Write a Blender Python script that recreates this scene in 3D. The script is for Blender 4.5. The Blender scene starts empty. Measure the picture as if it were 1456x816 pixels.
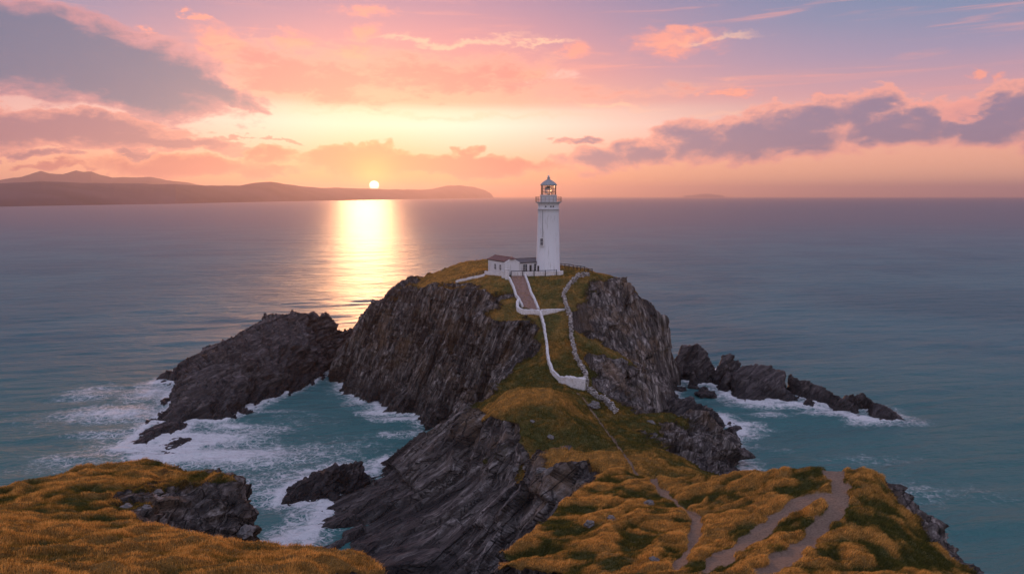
import bpy, bmesh, math, random
import numpy as np
from mathutils import Vector, Matrix, geometry
from mathutils.bvhtree import BVHTree

random.seed(7)
rng = np.random.default_rng(11)
sc = bpy.context.scene
COL = sc.collection
R = math.radians

# ---------------------------------------------------------------- camera, world, sun, exposure
CAM_H = 48.0
FPX = 970.0                       # focal length in pixels of the 1456 px wide photograph
PITCH = math.atan((408 - 279) / FPX)
cam_data = bpy.data.cameras.new("camera")
cam_data.sensor_width = 36.0
cam_data.lens = 36.0 * FPX / 1456.0
cam_data.clip_start = 0.5
cam_data.clip_end = 200000.0
cam = bpy.data.objects.new("camera", cam_data)
cam.location = (0, 0, CAM_H)
cam.rotation_euler = (math.pi / 2 - PITCH, 0, 0)
COL.objects.link(cam)
sc.camera = cam

SUN_EL = 5.5
SUN_AZ = -12.0                    # degrees from +Y, towards -X
SUN_STRENGTH = 0.75
sun_d = bpy.data.lights.new("sun", 'SUN')
sun_d.energy = SUN_STRENGTH
sun_d.angle = R(4)
sun_d.color = (1.0, 0.46, 0.20)
sun = bpy.data.objects.new("sun", sun_d)
sdir = Vector((math.sin(R(SUN_AZ)) * math.cos(R(SUN_EL)), math.cos(R(SUN_AZ)) * math.cos(R(SUN_EL)), math.sin(R(SUN_EL))))
sun.rotation_euler = sdir.to_track_quat('Z', 'Y').to_euler()
COL.objects.link(sun)

sc.view_settings.view_transform = 'Standard'
sc.view_settings.look = 'None'
sc.view_settings.exposure = 0.88
sc.view_settings.gamma = 1.0
sc.view_settings.use_curve_mapping = False
sc.cycles.max_bounces = 6
sc.cycles.diffuse_bounces = 2
sc.cycles.glossy_bounces = 2
sc.cycles.transmission_bounces = 4
sc.cycles.transparent_max_bounces = 6
sc.cycles.volume_bounces = 0
sc.cycles.sample_clamp_indirect = 4.0
sc.cycles.sample_clamp_direct = 12.0
sc.cycles.use_denoising = True


def lin(*c):
    """sRGB 0..255 to scene linear"""
    return tuple((v / 255 / 12.92) if v / 255 <= 0.04045 else ((v / 255 + 0.055) / 1.055) ** 2.4 for v in c)


def ray(px, py):
    a = (px - 728) / FPX
    b = (408 - py) / FPX
    return np.array([a, math.cos(PITCH) + b * math.sin(PITCH), -math.sin(PITCH) + b * math.cos(PITCH)])


def atY(px, py, Y):
    d = ray(px, py)
    t = Y / d[1]
    return (d[0] * t, Y, CAM_H + d[2] * t)


def atZ(px, py, z=0.0):
    d = ray(px, py)
    t = (z - CAM_H) / d[2]
    return (d[0] * t, d[1] * t, z)


def azel(px, py):
    d = ray(px, py)
    return math.degrees(math.atan2(d[0], d[1])), math.degrees(math.atan2(d[2], math.hypot(d[0], d[1])))


# ---------------------------------------------------------------- node helpers
def frame_of(D, N):
    D = np.array(D, float); D /= np.linalg.norm(D)
    N = np.array(N, float); N -= D * N.dot(D); N /= np.linalg.norm(N)
    return D, N, np.cross(D, N)


class G:
    """tiny expression builder for shader node trees"""
    def __init__(s, tree):
        s.t = tree
        s.n = tree.nodes
        s.l = tree.links

    def put(s, sock, v):
        if v is None:
            return
        if hasattr(v, 'is_output') or isinstance(v, bpy.types.NodeSocket):
            s.l.new(v, sock)
        elif isinstance(v, (tuple, list)):
            if sock.type == 'RGBA' and len(v) == 3:
                v = (*v, 1.0)
            sock.default_value = v
        else:
            sock.default_value = v

    def m(s, op, a, b=None, c=None, clamp=False):
        n = s.n.new('ShaderNodeMath')
        n.operation = op
        n.use_clamp = clamp
        s.put(n.inputs[0], a)
        if b is not None: s.put(n.inputs[1], b)
        if c is not None: s.put(n.inputs[2], c)
        return n.outputs[0]

    def add(s, *a):
        r = a[0]
        for x in a[1:]: r = s.m('ADD', r, x)
        return r

    def mul(s, *a):
        r = a[0]
        for x in a[1:]: r = s.m('MULTIPLY', r, x)
        return r

    def step(s, v, lo, hi, a=0.0, b=1.0):
        n = s.n.new('ShaderNodeMapRange')
        n.interpolation_type = 'SMOOTHSTEP'
        s.put(n.inputs[0], v)
        n.inputs[1].default_value = lo
        n.inputs[2].default_value = hi
        n.inputs[3].default_value = a
        n.inputs[4].default_value = b
        return n.outputs[0]

    def lerp(s, v, lo, hi, a=0.0, b=1.0):
        n = s.n.new('ShaderNodeMapRange')
        s.put(n.inputs[0], v)
        for k, q in zip((1, 2, 3, 4), (lo, hi, a, b)): n.inputs[k].default_value = q
        return n.outputs[0]

    def mix(s, f, a, b, blend='MIX'):
        n = s.n.new('ShaderNodeMix')
        n.data_type = 'RGBA'
        n.blend_type = blend
        s.put(n.inputs[0], f)
        s.put(n.inputs[6], a)
        s.put(n.inputs[7], b)
        return n.outputs[2]

    def noise(s, vec, scale, detail=4, rough=0.55, dist=0.0, color=False, lac=2.0, typ=None):
        n = s.n.new('ShaderNodeTexNoise')
        if typ: n.noise_type = typ
        s.put(n.inputs['Vector'], vec)
        n.inputs['Scale'].default_value = scale
        n.inputs['Detail'].default_value = detail
        n.inputs['Roughness'].default_value = rough
        n.inputs['Distortion'].default_value = dist
        n.inputs['Lacunarity'].default_value = lac
        return n.outputs[1] if color else n.outputs[0]

    def voro(s, vec, scale, feature='F1', rand=1.0):
        n = s.n.new('ShaderNodeTexVoronoi')
        n.feature = feature
        s.put(n.inputs['Vector'], vec)
        n.inputs['Scale'].default_value = scale
        n.inputs['Randomness'].default_value = rand
        return n.outputs[0]

    def ramp(s, v, stops):
        n = s.n.new('ShaderNodeValToRGB')
        s.put(n.inputs[0], v)
        e = n.color_ramp.elements
        while len(e) < len(stops): e.new(0.5)
        for q, (p, c) in zip(e, stops):
            q.position = p
            q.color = (*c, 1.0)
        return n.outputs[0]

    def xyz(s, x, y, z):
        n = s.n.new('ShaderNodeCombineXYZ')
        for k, q in enumerate((x, y, z)): s.put(n.inputs[k], q)
        return n.outputs[0]

    def sep(s, v):
        n = s.n.new('ShaderNodeSeparateXYZ')
        s.put(n.inputs[0], v)
        return n.outputs

    def vmap(s, v, rot=(0, 0, 0), scale=(1, 1, 1), loc=(0, 0, 0)):
        n = s.n.new('ShaderNodeMapping')
        s.put(n.inputs[0], v)
        n.inputs[1].default_value = loc
        n.inputs[2].default_value = rot
        n.inputs[3].default_value = scale
        return n.outputs[0]

    def attr(s, name):
        n = s.n.new('ShaderNodeAttribute')
        n.attribute_name = name
        return n.outputs[2]

    def geo(s, k):
        return s.n.new('ShaderNodeNewGeometry').outputs[k]

    def along(s, v, D, N, sd, sn):
        D, N, T = frame_of(D, N)
        r = []
        for ax, k in ((N, sn), (T, sn * 0.7), (D, sd)):
            n = s.n.new('ShaderNodeVectorMath')
            n.operation = 'DOT_PRODUCT'
            s.put(n.inputs[0], v)
            n.inputs[1].default_value = tuple(float(q * k) for q in ax)
            r.append(n.outputs['Value'])
        return s.xyz(*r)

    def bump(s, h, strength=1.0, dist=1.0, normal=None):
        n = s.n.new('ShaderNodeBump')
        s.put(n.inputs['Height'], h)
        n.inputs['Strength'].default_value = strength
        n.inputs['Distance'].default_value = dist
        s.put(n.inputs['Normal'], normal)
        return n.outputs[0]


def new_mat(name):
    m = bpy.data.materials.new(name)
    m.use_nodes = True
    g = G(m.node_tree)
    b = g.n['Principled BSDF']
    return m, g, b


# ---------------------------------------------------------------- world: sunset sky with clouds
world = bpy.data.worlds.new("World")
sc.world = world
world.use_nodes = True


def build_world():
    g = G(world.node_tree)
    bg = g.n['Background']
    sky = g.n.new('ShaderNodeTexSky')
    sky.sky_type = 'NISHITA'
    sky.sun_disc = False
    sky.sun_elevation = R(SUN_EL)
    sky.sun_rotation = R(SUN_AZ)
    sky.altitude = 50
    sky.air_density = 1.2
    sky.dust_density = 2.0
    sky.ozone_density = 2.5
    tc = g.n.new('ShaderNodeTexCoord').outputs['Generated']
    x, y, z = g.sep(tc)
    az = g.mul(g.m('ARCTAN2', x, y), 57.29578)
    hyp = g.m('SQRT', g.add(g.mul(x, x), g.mul(y, y)))
    el = g.mul(g.m('ARCTAN2', z, hyp), 57.29578)
    # noise coordinates stretched sideways, finer towards the horizon as a cloud layer seen from below
    elp = g.m('MAXIMUM', el, 0.0)
    v1 = g.xyz(g.mul(az, 0.055), g.mul(g.m('POWER', g.add(elp, 1.0), 0.8), 0.28), g.mul(az, 0.0))
    big = g.noise(v1, 1.6, 6, 0.6, 0.35)
    fine = g.noise(v1, 5.5, 8, 0.62, 0.6)
    v2 = g.vmap(v1, rot=(0, 0, R(-8)), scale=(0.55, 3.4, 1))
    streak = g.noise(v2, 2.2, 7, 0.6, 0.5)
    finer = g.noise(v1, 17.0, 8, 0.66, 0.8)
    wob = g.add(g.mul(g.add(big, -0.5), 1.9), g.mul(g.add(fine, -0.5), 1.7), g.mul(g.add(finer, -0.5), 0.8))

    v3 = g.xyz(g.mul(az, 0.085), g.mul(elp, 0.15), 3.7)
    puff = g.noise(v3, 5.0, 9, 0.6, 0.25)
    wobp = g.add(g.mul(g.add(puff, -0.5), 2.6), g.mul(g.add(big, -0.5), 0.5))

    def yel(py):
        return azel(728, py)[1]

    def el_ramp(stops):
        """stops: list of (photo row, colour) -> ramp over elevation -1..60 degrees"""
        rr = []
        for py, c in stops:
            e = yel(py) if py > -2000 else 60
            rr.append((min(1, max(0, (e + 1) / 61)), lin(*c)))
        rr.sort(key=lambda q: q[0])
        return g.ramp(g.lerp(el, -1, 60), rr)

    centre = el_ramp([(282, (255, 152, 98)), (262, (255, 170, 106)), (240, (250, 178, 134)), (212, (252, 208, 182)),
                      (180, (255, 238, 218)), (160, (255, 220, 194)), (146, (246, 172, 146)), (105, (236, 148, 136)),
                      (62, (212, 138, 146)), (10, (176, 130, 154)), (-150, (168, 135, 160)), (-700, (160, 148, 172))])
    side = el_ramp([(282, (250, 172, 140)), (255, (255, 184, 146)), (225, (250, 176, 146)), (190, (232, 164, 154)),
                    (150, (200, 150, 160)), (100, (152, 141, 168)), (50, (118, 134, 166)), (0, (98, 126, 162)),
                    (-200, (122, 124, 160)), (-700, (150, 145, 172))])
    back = el_ramp([(282, (185, 165, 168)), (200, (203, 178, 178)), (60, (185, 172, 182)), (-200, (162, 160, 180)), (-700, (134, 140, 168))])
    a0 = azel(590, 279)[0]
    da = g.mul(g.add(az, -a0), 1 / 21.0)
    wc = g.m('EXPONENT', g.mul(g.mul(da, da), -1.0))
    col = g.mix(wc, side, centre)
    front = g.step(g.m('ABSOLUTE', az), 45, 115, 0, 1)
    vb = g.n.new('ShaderNodeVectorMath')
    vb.operation = 'SCALE'
    g.l.new(back, vb.inputs[0])
    vb.inputs['Scale'].default_value = 1.6
    col = g.mix(front, col, vb.outputs[0])
    # soft high veil: pink streaks
    st = g.mul(g.step(streak, 0.52, 0.72), g.step(el, 4.5, 9.0), g.step(el, 45.0, 18.0))
    col = g.mix(g.mul(st, 0.5), col, lin(244, 158, 142))

    wn = g.noise(v3, 2.6, 7, 0.62, 0.4, True)
    wn2 = g.noise(g.vmap(v3, loc=(9, 4, 2)), 9.0, 5, 0.6, 0.3, True)
    wx, wy, wz = g.sep(wn)
    ux, uy, uz = g.sep(wn2)
    azw = g.add(az, g.mul(g.add(wx, -0.5), 9.0), g.mul(g.add(ux, -0.5), 2.4))
    elw = g.add(el, g.mul(g.add(wy, -0.5), 3.0), g.mul(g.add(uy, -0.5), 1.1))

    def blob(px, py, rx, ry, rot=0.0, k=1.0):
        ca, ce = azel(px, py)
        ra = abs(azel(px + rx, py)[0] - ca)
        re = ry / FPX * 57.3
        dx = g.add(azw, -ca)
        dy = g.add(elw, -ce)
        c_, s_ = math.cos(R(rot)), math.sin(R(rot))
        u = g.mul(g.add(g.mul(dx, c_), g.mul(dy, s_)), 1 / ra)
        v = g.mul(g.add(g.mul(dy, c_), g.mul(dx, -s_)), 1 / re)
        return g.mul(g.m('EXPONENT', g.mul(g.add(g.mul(u, u), g.mul(v, v)), -0.9)), k)

    def field(bl, flat=None):
        r = None
        for b in bl:
            q = blob(*b)
            r = q if r is None else g.m('MAXIMUM', r, q)
        return r

    def cloud(col, bl, amp, lit, shade, lo=0.36, hi=0.56, s0=0.45, s1=0.9, op=1.0, noise=None):
        f = field(bl)
        # noise only erodes where the field is present
        d = g.add(f, g.mul(noise or wob, amp))
        d = g.mul(d, g.step(f, 0.04, 0.25))
        m_ = g.step(d, lo, hi)
        c = g.mix(g.step(d, s0, s1), lit, shade)
        return g.mix(g.mul(m_, op), col, c)

    # bright thin streaks lit by the sun
    col = cloud(col, [(640, 57, 150, 5, 1), (760, 62, 60, 3, 4), (1000, 60, 90, 4, 2), (700, 166, 330, 4, 0, 0.8), (880, 150, 130, 5, -3, .8),
                      (500, 163, 120, 3, 2, 0.8), (1060, 158, 110, 4, 3, 0.7), (330, 205, 70, 3, -2, .5)],
                0.6, lin(255, 190, 158), lin(255, 205, 165), 0.2, 1.15, 0.5, 1.0, 0.62, noise=g.mul(g.add(streak, -0.5), 2.2))
    # small pink puffs high up
    col = cloud(col, [(295, 62, 40, 22, 0), (330, 85, 22, 10, 0), (415, 55, 34, 12, 0), (525, 48, 30, 12, 0), (518, 76, 26, 13, 0),
                      (955, 62, 60, 16, 0), (975, 45, 22, 12, 0), (500, 12, 50, 9, 0, .8), (755, 106, 32, 10, 0), (815, 70, 28, 12, 0), (135, 32, 22, 4, -20),
                      (200, 44, 16, 4, -20), (1160, 140, 40, 5, 0), (1030, 133, 60, 4, 0), (1376, 108, 14, 9, 0), (1245, 130, 30, 5, 0), (290, 22, 16, 6, 0), (1425, 113, 20, 7, 0, .8)],
                0.75, lin(240, 150, 140), lin(255, 158, 130), 0.18, 1.05, 0.4, 0.9, 0.75)
    # cream patches in the opening
    col = cloud(col, [(790, 108, 70, 10, 4, 0.7)], 0.9, lin(250, 205, 200), lin(250, 225, 220), 0.28, 0.9, 0.5, .9, 0.6, noise=g.mul(g.add(fine, -0.5), 2.6))
    # the broad pink lower deck
    col = cloud(col, [(450, 110, 150, 36, -4, 1.0), (640, 110, 200, 34, 0, .9), (900, 130, 160, 14, 0, .6)],
                0.85, lin(250, 176, 148), lin(222, 128, 124), 0.25, 0.85, 0.4, 0.95, 0.75)
    # big slate cloud, upper left
    col = cloud(col, [(20, 62, 210, 50, -6, 1.4), (150, 92, 200, 44, -13, 1.35), (265, 118, 130, 22, -12, 1.15), (350, 148, 50, 12, -20, .8), (60, 125, 110, 18, -8, .8)],
                0.42, lin(204, 138, 144), lin(92, 104, 134), 0.30, 0.58, 0.36, 0.98, 0.97)
    # long low bands, left
    col = cloud(col, [(90, 182, 170, 20, -3, 1.15), (240, 198, 110, 11, -4, 1.0), (-30, 180, 120, 22, 0, 1.1), (70, 221, 75, 6, -3, .9), (195, 222, 34, 8, 0, .9), (330, 193, 40, 6, 0, .7), (395, 200, 20, 4, -15, .6)],
                0.5, lin(226, 150, 140), lin(146, 106, 126), 0.30, 0.46, 0.34, 0.95, 0.97)
    # salmon puffs above the far coast
    col = cloud(col, [(260, 238, 115, 14, 0, 1.1), (380, 225, 36, 12, 0, 1.0), (355, 244, 80, 6, 0, .9), (490, 224, 60, 20, 0, 1.5), (620, 236, 140, 13, 0, 1.6), (665, 222, 24, 12, 0, 1.2), (575, 230, 50, 10, 0, 1.2), (730, 238, 40, 8, 0, 1.0),
                      (100, 242, 60, 5, 0, .9)],
                0.42, lin(244, 164, 134), lin(190, 112, 112), 0.30, 0.50, 0.30, 0.9, 1.0, noise=wobp)
    # the long cloud bank, right
    col = cloud(col, [(840, 228, 58, 17, 0, 1.05), (905, 218, 50, 20, 0, 1.05), (830, 199, 32, 5, 0, .9), (985, 204, 60, 26, 0, 1.15), (1090, 200, 130, 26, 2, 1.25), (1150, 170, 95, 24, 6, 1.15),
                      (1225, 160, 66, 28, 0, 1.15), (1290, 180, 130, 22, 0, 1.2), (1400, 178, 90, 24, 0, 1.2), (1440, 155, 60, 22, 0, 1.1), (1560, 180, 140, 30, 0, 1.1), (1030, 183, 24, 8, 8, .8)],
                0.45, lin(246, 164, 146), lin(134, 118, 144), 0.26, 0.50, 0.32, 1.05, 0.97, noise=wobp)
    col = cloud(col, [(1350, 158, 44, 13, -4, 1.0), (1300, 150, 20, 6, 0, .8)], 0.5, lin(240, 160, 150), lin(244, 158, 145), 0.4, 0.8, 0.4, 0.9, 0.7)
    # glow round the sun and the sun itself
    sa, se = azel(532, 264)
    dx = g.add(az, -sa)
    dy = g.add(el, -se)
    r2 = g.add(g.mul(dx, dx), g.mul(dy, dy))
    glow = g.m('EXPONENT', g.mul(r2, -1 / 2.6))
    glow2 = g.m('EXPONENT', g.mul(g.add(g.mul(g.mul(dx, dx), 0.5), g.mul(dy, dy)), -1 / 16.0))
    col = g.mix(g.mul(glow2, 0.5), col, lin(255, 166, 84))
    col = g.mix(g.mul(glow, 0.9), col, lin(255, 232, 120))
    disc = g.step(g.m('SQRT', r2), 0.42, 0.32)
    hot = g.m('MULTIPLY', disc, 9.0)
    vm = g.n.new('ShaderNodeVectorMath')
    vm.operation = 'SCALE'
    vm.inputs[0].default_value = (1.0, 0.86, 0.55)
    g.l.new(hot, vm.inputs['Scale'])
    va = g.n.new('ShaderNodeVectorMath')
    va.operation = 'ADD'
    g.l.new(col, va.inputs[0])
    g.l.new(vm.outputs[0], va.inputs[1])
    # a share of the physical sky shines through everything
    bg.inputs[1].default_value = 0.006
    g.l.new(sky.outputs[0], bg.inputs[0])
    bg2 = g.n.new('ShaderNodeBackground')
    g.l.new(va.outputs[0], bg2.inputs[0])
    bg2.inputs[1].default_value = 0.63
    ad = g.n.new('ShaderNodeAddShader')
    g.l.new(bg.outputs[0], ad.inputs[0])
    g.l.new(bg2.outputs[0], ad.inputs[1])
    g.l.new(ad.outputs[0], g.n['World Output'].inputs[0])


build_world()

# ---------------------------------------------------------------- numpy noise
_perm = np.random.default_rng(3).permutation(512).astype(np.int64)
_grad = np.random.default_rng(4).normal(size=(512, 3))
_grad /= np.linalg.norm(_grad, axis=1)[:, None]
_rand = np.random.default_rng(5).random(4096)


def _h(i, j, k):
    return _perm[(_perm[(_perm[i & 511] + j) & 511] + k) & 511]


def perlin(p):
    f0 = np.floor(p).astype(np.int64)
    f = p - f0
    u = f * f * f * (f * (f * 6 - 15) + 10)
    out = 0
    for dx in (0, 1):
        wx = u[:, 0] if dx else 1 - u[:, 0]
        for dy in (0, 1):
            wy = u[:, 1] if dy else 1 - u[:, 1]
            for dz in (0, 1):
                wz = u[:, 2] if dz else 1 - u[:, 2]
                gr = _grad[_h(f0[:, 0] + dx, f0[:, 1] + dy, f0[:, 2] + dz)]
                dd = gr[:, 0] * (f[:, 0] - dx) + gr[:, 1] * (f[:, 1] - dy) + gr[:, 2] * (f[:, 2] - dz)
                out = out + wx * wy * wz * dd
    return out * 1.5


def fbm(p, oct=4, gain=0.5, lac=2.03):
    a, s, r = 1.0, 0, p.copy()
    for _ in range(oct):
        s = s + a * perlin(r)
        r = r * lac + 17.3
        a *= gain
    return s


def ridged(p, oct=4, gain=0.5):
    a, s, r = 1.0, 0, p.copy()
    for _ in range(oct):
        s = s + a * (1 - 2 * np.abs(perlin(r)))
        r = r * 2.07 + 9.1
        a *= gain
    return s / 2


def hsh(i, j, k=0):
    v = (i * 73856093) ^ (j * 19349663) ^ (k * 83492791)
    return _rand[np.abs(v) % 4096]


def sstep(v, a, b):
    t = np.clip((v - a) / (b - a), 0, 1)
    return t * t * (3 - 2 * t)


def slabs(p, D, N, thick, blk=6.0, warp=0.5):
    """bedded rock: slabs stacked along N, each broken off along D and T by its own amount"""
    D, N, T = frame_of(D, N)
    w = fbm(p / (thick * 7), 3) * thick * warp * 2.5
    t = (p @ N + w) / thick
    i = np.floor(t).astype(np.int64)
    fr = t - i
    a = np.floor((p @ D + hsh(i, i * 0 + 3) * blk + fbm(p / blk, 2) * blk * .3) / blk).astype(np.int64)
    b = np.floor((p @ T + hsh(i, i * 0 + 5) * blk * .6) / (blk * .6)).astype(np.int64)
    return hsh(i, a, b) - 0.5 + (fr - 0.5) * 0.55


# ---------------------------------------------------------------- object helpers
def mesh_obj(name, verts, faces, mats=None, parent=None, smooth=False, link=True):
    me = bpy.data.meshes.new(name)
    me.from_pydata([tuple(v) for v in verts], [], [tuple(f) for f in faces])
    me.update()
    if mats:
        for m in (mats if isinstance(mats, (list, tuple)) else [mats]): me.materials.append(m)
    if smooth:
        me.shade_smooth()
    o = bpy.data.objects.new(name, me)
    if link: COL.objects.link(o)
    if parent: o.parent = parent
    return o


def np_mesh(name, V, F, mat, smooth=True):
    """fast mesh from numpy arrays; F is n x 3 or n x 4"""
    me = bpy.data.meshes.new(name)
    k = F.shape[1]
    me.vertices.add(len(V))
    me.vertices.foreach_set('co', V.astype(np.float32).ravel())
    me.loops.add(F.size)
    me.loops.foreach_set('vertex_index', F.astype(np.int32).ravel())
    me.polygons.add(len(F))
    me.polygons.foreach_set('loop_start', np.arange(0, F.size, k, dtype=np.int32))
    me.update(calc_edges=True)
    if smooth:
        me.polygons.foreach_set('use_smooth', np.ones(len(F), bool))
    me.materials.append(mat)
    o = bpy.data.objects.new(name, me)
    COL.objects.link(o)
    return o


def set_attr(me, name, arr):
    a = me.attributes.new(name, 'FLOAT', 'POINT')
    a.data.foreach_set('value', np.asarray(arr, np.float32))


def get_co(me):
    v = np.empty(len(me.vertices) * 3, np.float32)
    me.vertices.foreach_get('co', v)
    return v.reshape(-1, 3).astype(np.float64)


def get_no(me):
    v = np.empty(len(me.vertices) * 3, np.float32)
    me.vertex_normals.foreach_get('vector', v)
    return v.reshape(-1, 3).astype(np.float64)


def tag(o, label=None, cat=None, group=None, kind=None):
    if label: o['label'] = label
    if cat: o['category'] = cat
    if group: o['group'] = group
    if kind: o['kind'] = kind
    return o


def empty(name, loc, rz=0.0):
    o = bpy.data.objects.new(name, None)
    o.empty_display_size = 0.3
    o.location = loc
    o.rotation_euler = (0, 0, rz)
    COL.objects.link(o)
    return o


class MB:
    """collects primitives into one bmesh"""
    def __init__(s):
        s.b = bmesh.new()

    def box(s, c, size, rz=0.0, rx=0.0, ry=0.0):
        M = Matrix.Translation(c) @ Matrix.Rotation(rz, 4, 'Z') @ Matrix.Rotation(ry, 4, 'Y') @ Matrix.Rotation(rx, 4, 'X') @ Matrix.Diagonal((*size, 1))
        bmesh.ops.create_cube(s.b, size=1.0, matrix=M)
        return s

    def bar(s, p, q, r, n=8, r2=None):
        p, q = Vector(p), Vector(q)
        d = q - p
        M = Matrix.Translation((p + q) / 2) @ d.to_track_quat('Z', 'Y').to_matrix().to_4x4()
        bmesh.ops.create_cone(s.b, cap_ends=True, segments=n, radius1=r, radius2=r if r2 is None else r2, depth=d.length, matrix=M)
        return s

    def lathe(s, prof, n=48, c=(0, 0, 0)):
        rings = []
        for r, z in prof:
            rings.append([s.b.verts.new((c[0] + r * math.cos(2 * math.pi * k / n), c[1] + r * math.sin(2 * math.pi * k / n), c[2] + z)) for k in range(n)])
        for a, b in zip(rings, rings[1:]):
            for k in range(n):
                s.b.faces.new((a[k], a[(k + 1) % n], b[(k + 1) % n], b[k]))
        s.b.faces.new(list(reversed(rings[0])))
        s.b.faces.new(rings[-1])
        return s

    def poly(s, vs, fs):
        q = [s.b.verts.new(v) for v in vs]
        for f in fs: s.b.faces.new([q[k] for k in f])
        return s

    def build(s, name, mat, parent=None, smooth=False, bevel=0.0):
        if bevel:
            bmesh.ops.bevel(s.b, geom=list(s.b.edges), offset=bevel, segments=1, affect='EDGES', clamp_overlap=True)
        bmesh.ops.recalc_face_normals(s.b, faces=list(s.b.faces))
        me = bpy.data.meshes.new(name)
        s.b.to_mesh(me)
        s.b.free()
        me.materials.append(mat)
        if smooth:
            me.shade_smooth()
        o = bpy.data.objects.new(name, me)
        COL.objects.link(o)
        if parent: o.parent = parent
        return o


# ---------------------------------------------------------------- materials
def land_material(name, warm=1.0):
    m, g, b = new_mat(name)
    pos = g.geo('Position')
    rock = g.attr('rock')
    dry = g.attr('dry')
    path = g.attr('path')
    lich = g.attr('pale')
    px, py, pz = g.sep(pos)
    n1 = g.noise(pos, 0.35, 5, 0.6)
    n2 = g.noise(pos, 1.6, 6, 0.65)
    n3 = g.noise(pos, 6.0, 5, 0.7)
    sa_ = g.along(pos, (-0.34, -0.22, -1.0), (0.8, -0.5, -0.2), 0.11, 1.0)
    sb_ = g.along(pos, (-0.80, -0.55, -0.42), (0.15, -0.7, 0.72), 0.12, 0.75)
    mv = g.n.new('ShaderNodeMix')
    mv.data_type = 'VECTOR'
    g.l.new(g.attr('lean'), mv.inputs[0])
    g.l.new(sa_, mv.inputs[4])
    g.l.new(sb_, mv.inputs[5])
    me_ = g.n.new('ShaderNodeMix')
    me_.data_type = 'VECTOR'
    g.l.new(g.attr('upright'), me_.inputs[0])
    g.l.new(mv.outputs[1], me_.inputs[4])
    g.l.new(g.along(pos, (0.10, -0.22, -1.0), (1.0, -0.35, 0.1), 0.07, 0.8), me_.inputs[5])
    strv = me_.outputs[1]
    s0 = g.noise(strv, 0.55, 5, 0.6, 0.4)
    s1 = g.noise(strv, 1.5, 8, 0.68, 0.3)
    s2 = g.noise(strv, 5.0, 6, 0.7, 0.2)
    cr = g.voro(strv, 0.9, 'DISTANCE_TO_EDGE')
    crack = g.step(cr, 0.0, 0.05)
    # rock colour
    rc = g.ramp(s1, [(0.30, (0.026, 0.023, 0.021)), (0.45, (0.095, 0.080, 0.071)), (0.56, (0.245, 0.215, 0.195)), (0.68, (0.60, 0.54, 0.49))])
    rc = g.mix(g.step(s0, 0.52, 0.36, 0, 0.75), rc, (0.045, 0.039, 0.039))
    rust = g.mul(g.step(g.noise(pos, 0.16, 4, 0.6), 0.48, 0.66), g.step(pz, 5.0, 12.0))
    rc = g.mix(g.mul(rust, 0.5), rc, g.ramp(s2, [(0.3, (0.11, 0.066, 0.038)), (0.7, (0.42, 0.27, 0.15))]))
    moss = g.mul(g.step(n1, 0.55, 0.68), g.step(pz, 6.0, 11.0), g.step(n2, 0.4, 0.6))
    rc = g.mix(g.mul(moss, 0.6), rc, (0.075, 0.062, 0.022))
    rc = g.mix(g.mul(g.step(n3, 0.60, 0.70), g.add(0.12, g.mul(lich, 0.8)), g.step(n1, 0.45, 0.6)), rc, (0.42, 0.40, 0.37))
    rc = g.mix(g.mul(g.m('SUBTRACT', 1.0, crack), 0.75), rc, (0.018, 0.017, 0.018))
    wet = g.mul(g.step(g.add(pz, g.mul(g.add(n2, -0.5), 3.0)), 5.0, 2.0), 0.62)
    rc = g.mix(wet, rc, (0.022, 0.02, 0.021))
    # grass colour
    gg = g.ramp(n2, [(0.3, (0.05, 0.056, 0.014)), (0.5, (0.11, 0.108, 0.030)), (0.72, (0.21, 0.175, 0.055))])
    gd = g.ramp(g.add(g.mul(n2, 0.6), g.mul(n3, 0.4)), [(0.3, (0.14, 0.082, 0.022)), (0.5, (0.32, 0.18, 0.048)), (0.7, (0.52, 0.31, 0.09))])
    dr = g.step(g.add(dry, g.mul(g.add(n1, -0.5), 0.9)), 0.25, 0.75)
    gc = g.mix(dr, gg, gd)
    gc = g.mix(g.step(n3, 0.56, 0.72, 0, 0.5), gc, (0.04, 0.032, 0.014))
    pc = g.ramp(n3, [(0.3, (0.20, 0.135, 0.09)), (0.7, (0.40, 0.29, 0.21))])
    pm = g.step(g.add(path, g.mul(g.add(n2, -0.5), 0.7)), 0.35, 0.65)
    gc = g.mix(pm, gc, pc)
    rm = g.step(g.add(rock, g.mul(g.add(n2, -0.5), 0.5), g.mul(g.add(n3, -0.5), 0.35)), 0.42, 0.56)
    base = g.mix(rm, gc, rc)
    g.put(b.inputs['Base Color'], base)
    ro = g.m('SUBTRACT', 0.92, g.mul(wet, rm, 0.75))
    g.put(b.inputs['Roughness'], ro)
    b.inputs['Specular IOR Level'].default_value = 0.3
    hr = g.add(g.mul(s0, 1.2), g.mul(s1, 1.0), g.mul(s2, 0.35), g.mul(crack, 0.25))
    hg = g.add(g.mul(n2, 0.35), g.mul(n3, 0.22))
    h = g.add(g.mul(hr, rm), g.mul(hg, g.m('SUBTRACT', 1.0, rm)))
    g.put(b.inputs['Normal'], g.bump(h, 1.0, 1.1))
    return m


M_LAND = land_material('headland_rock_and_turf')


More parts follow.
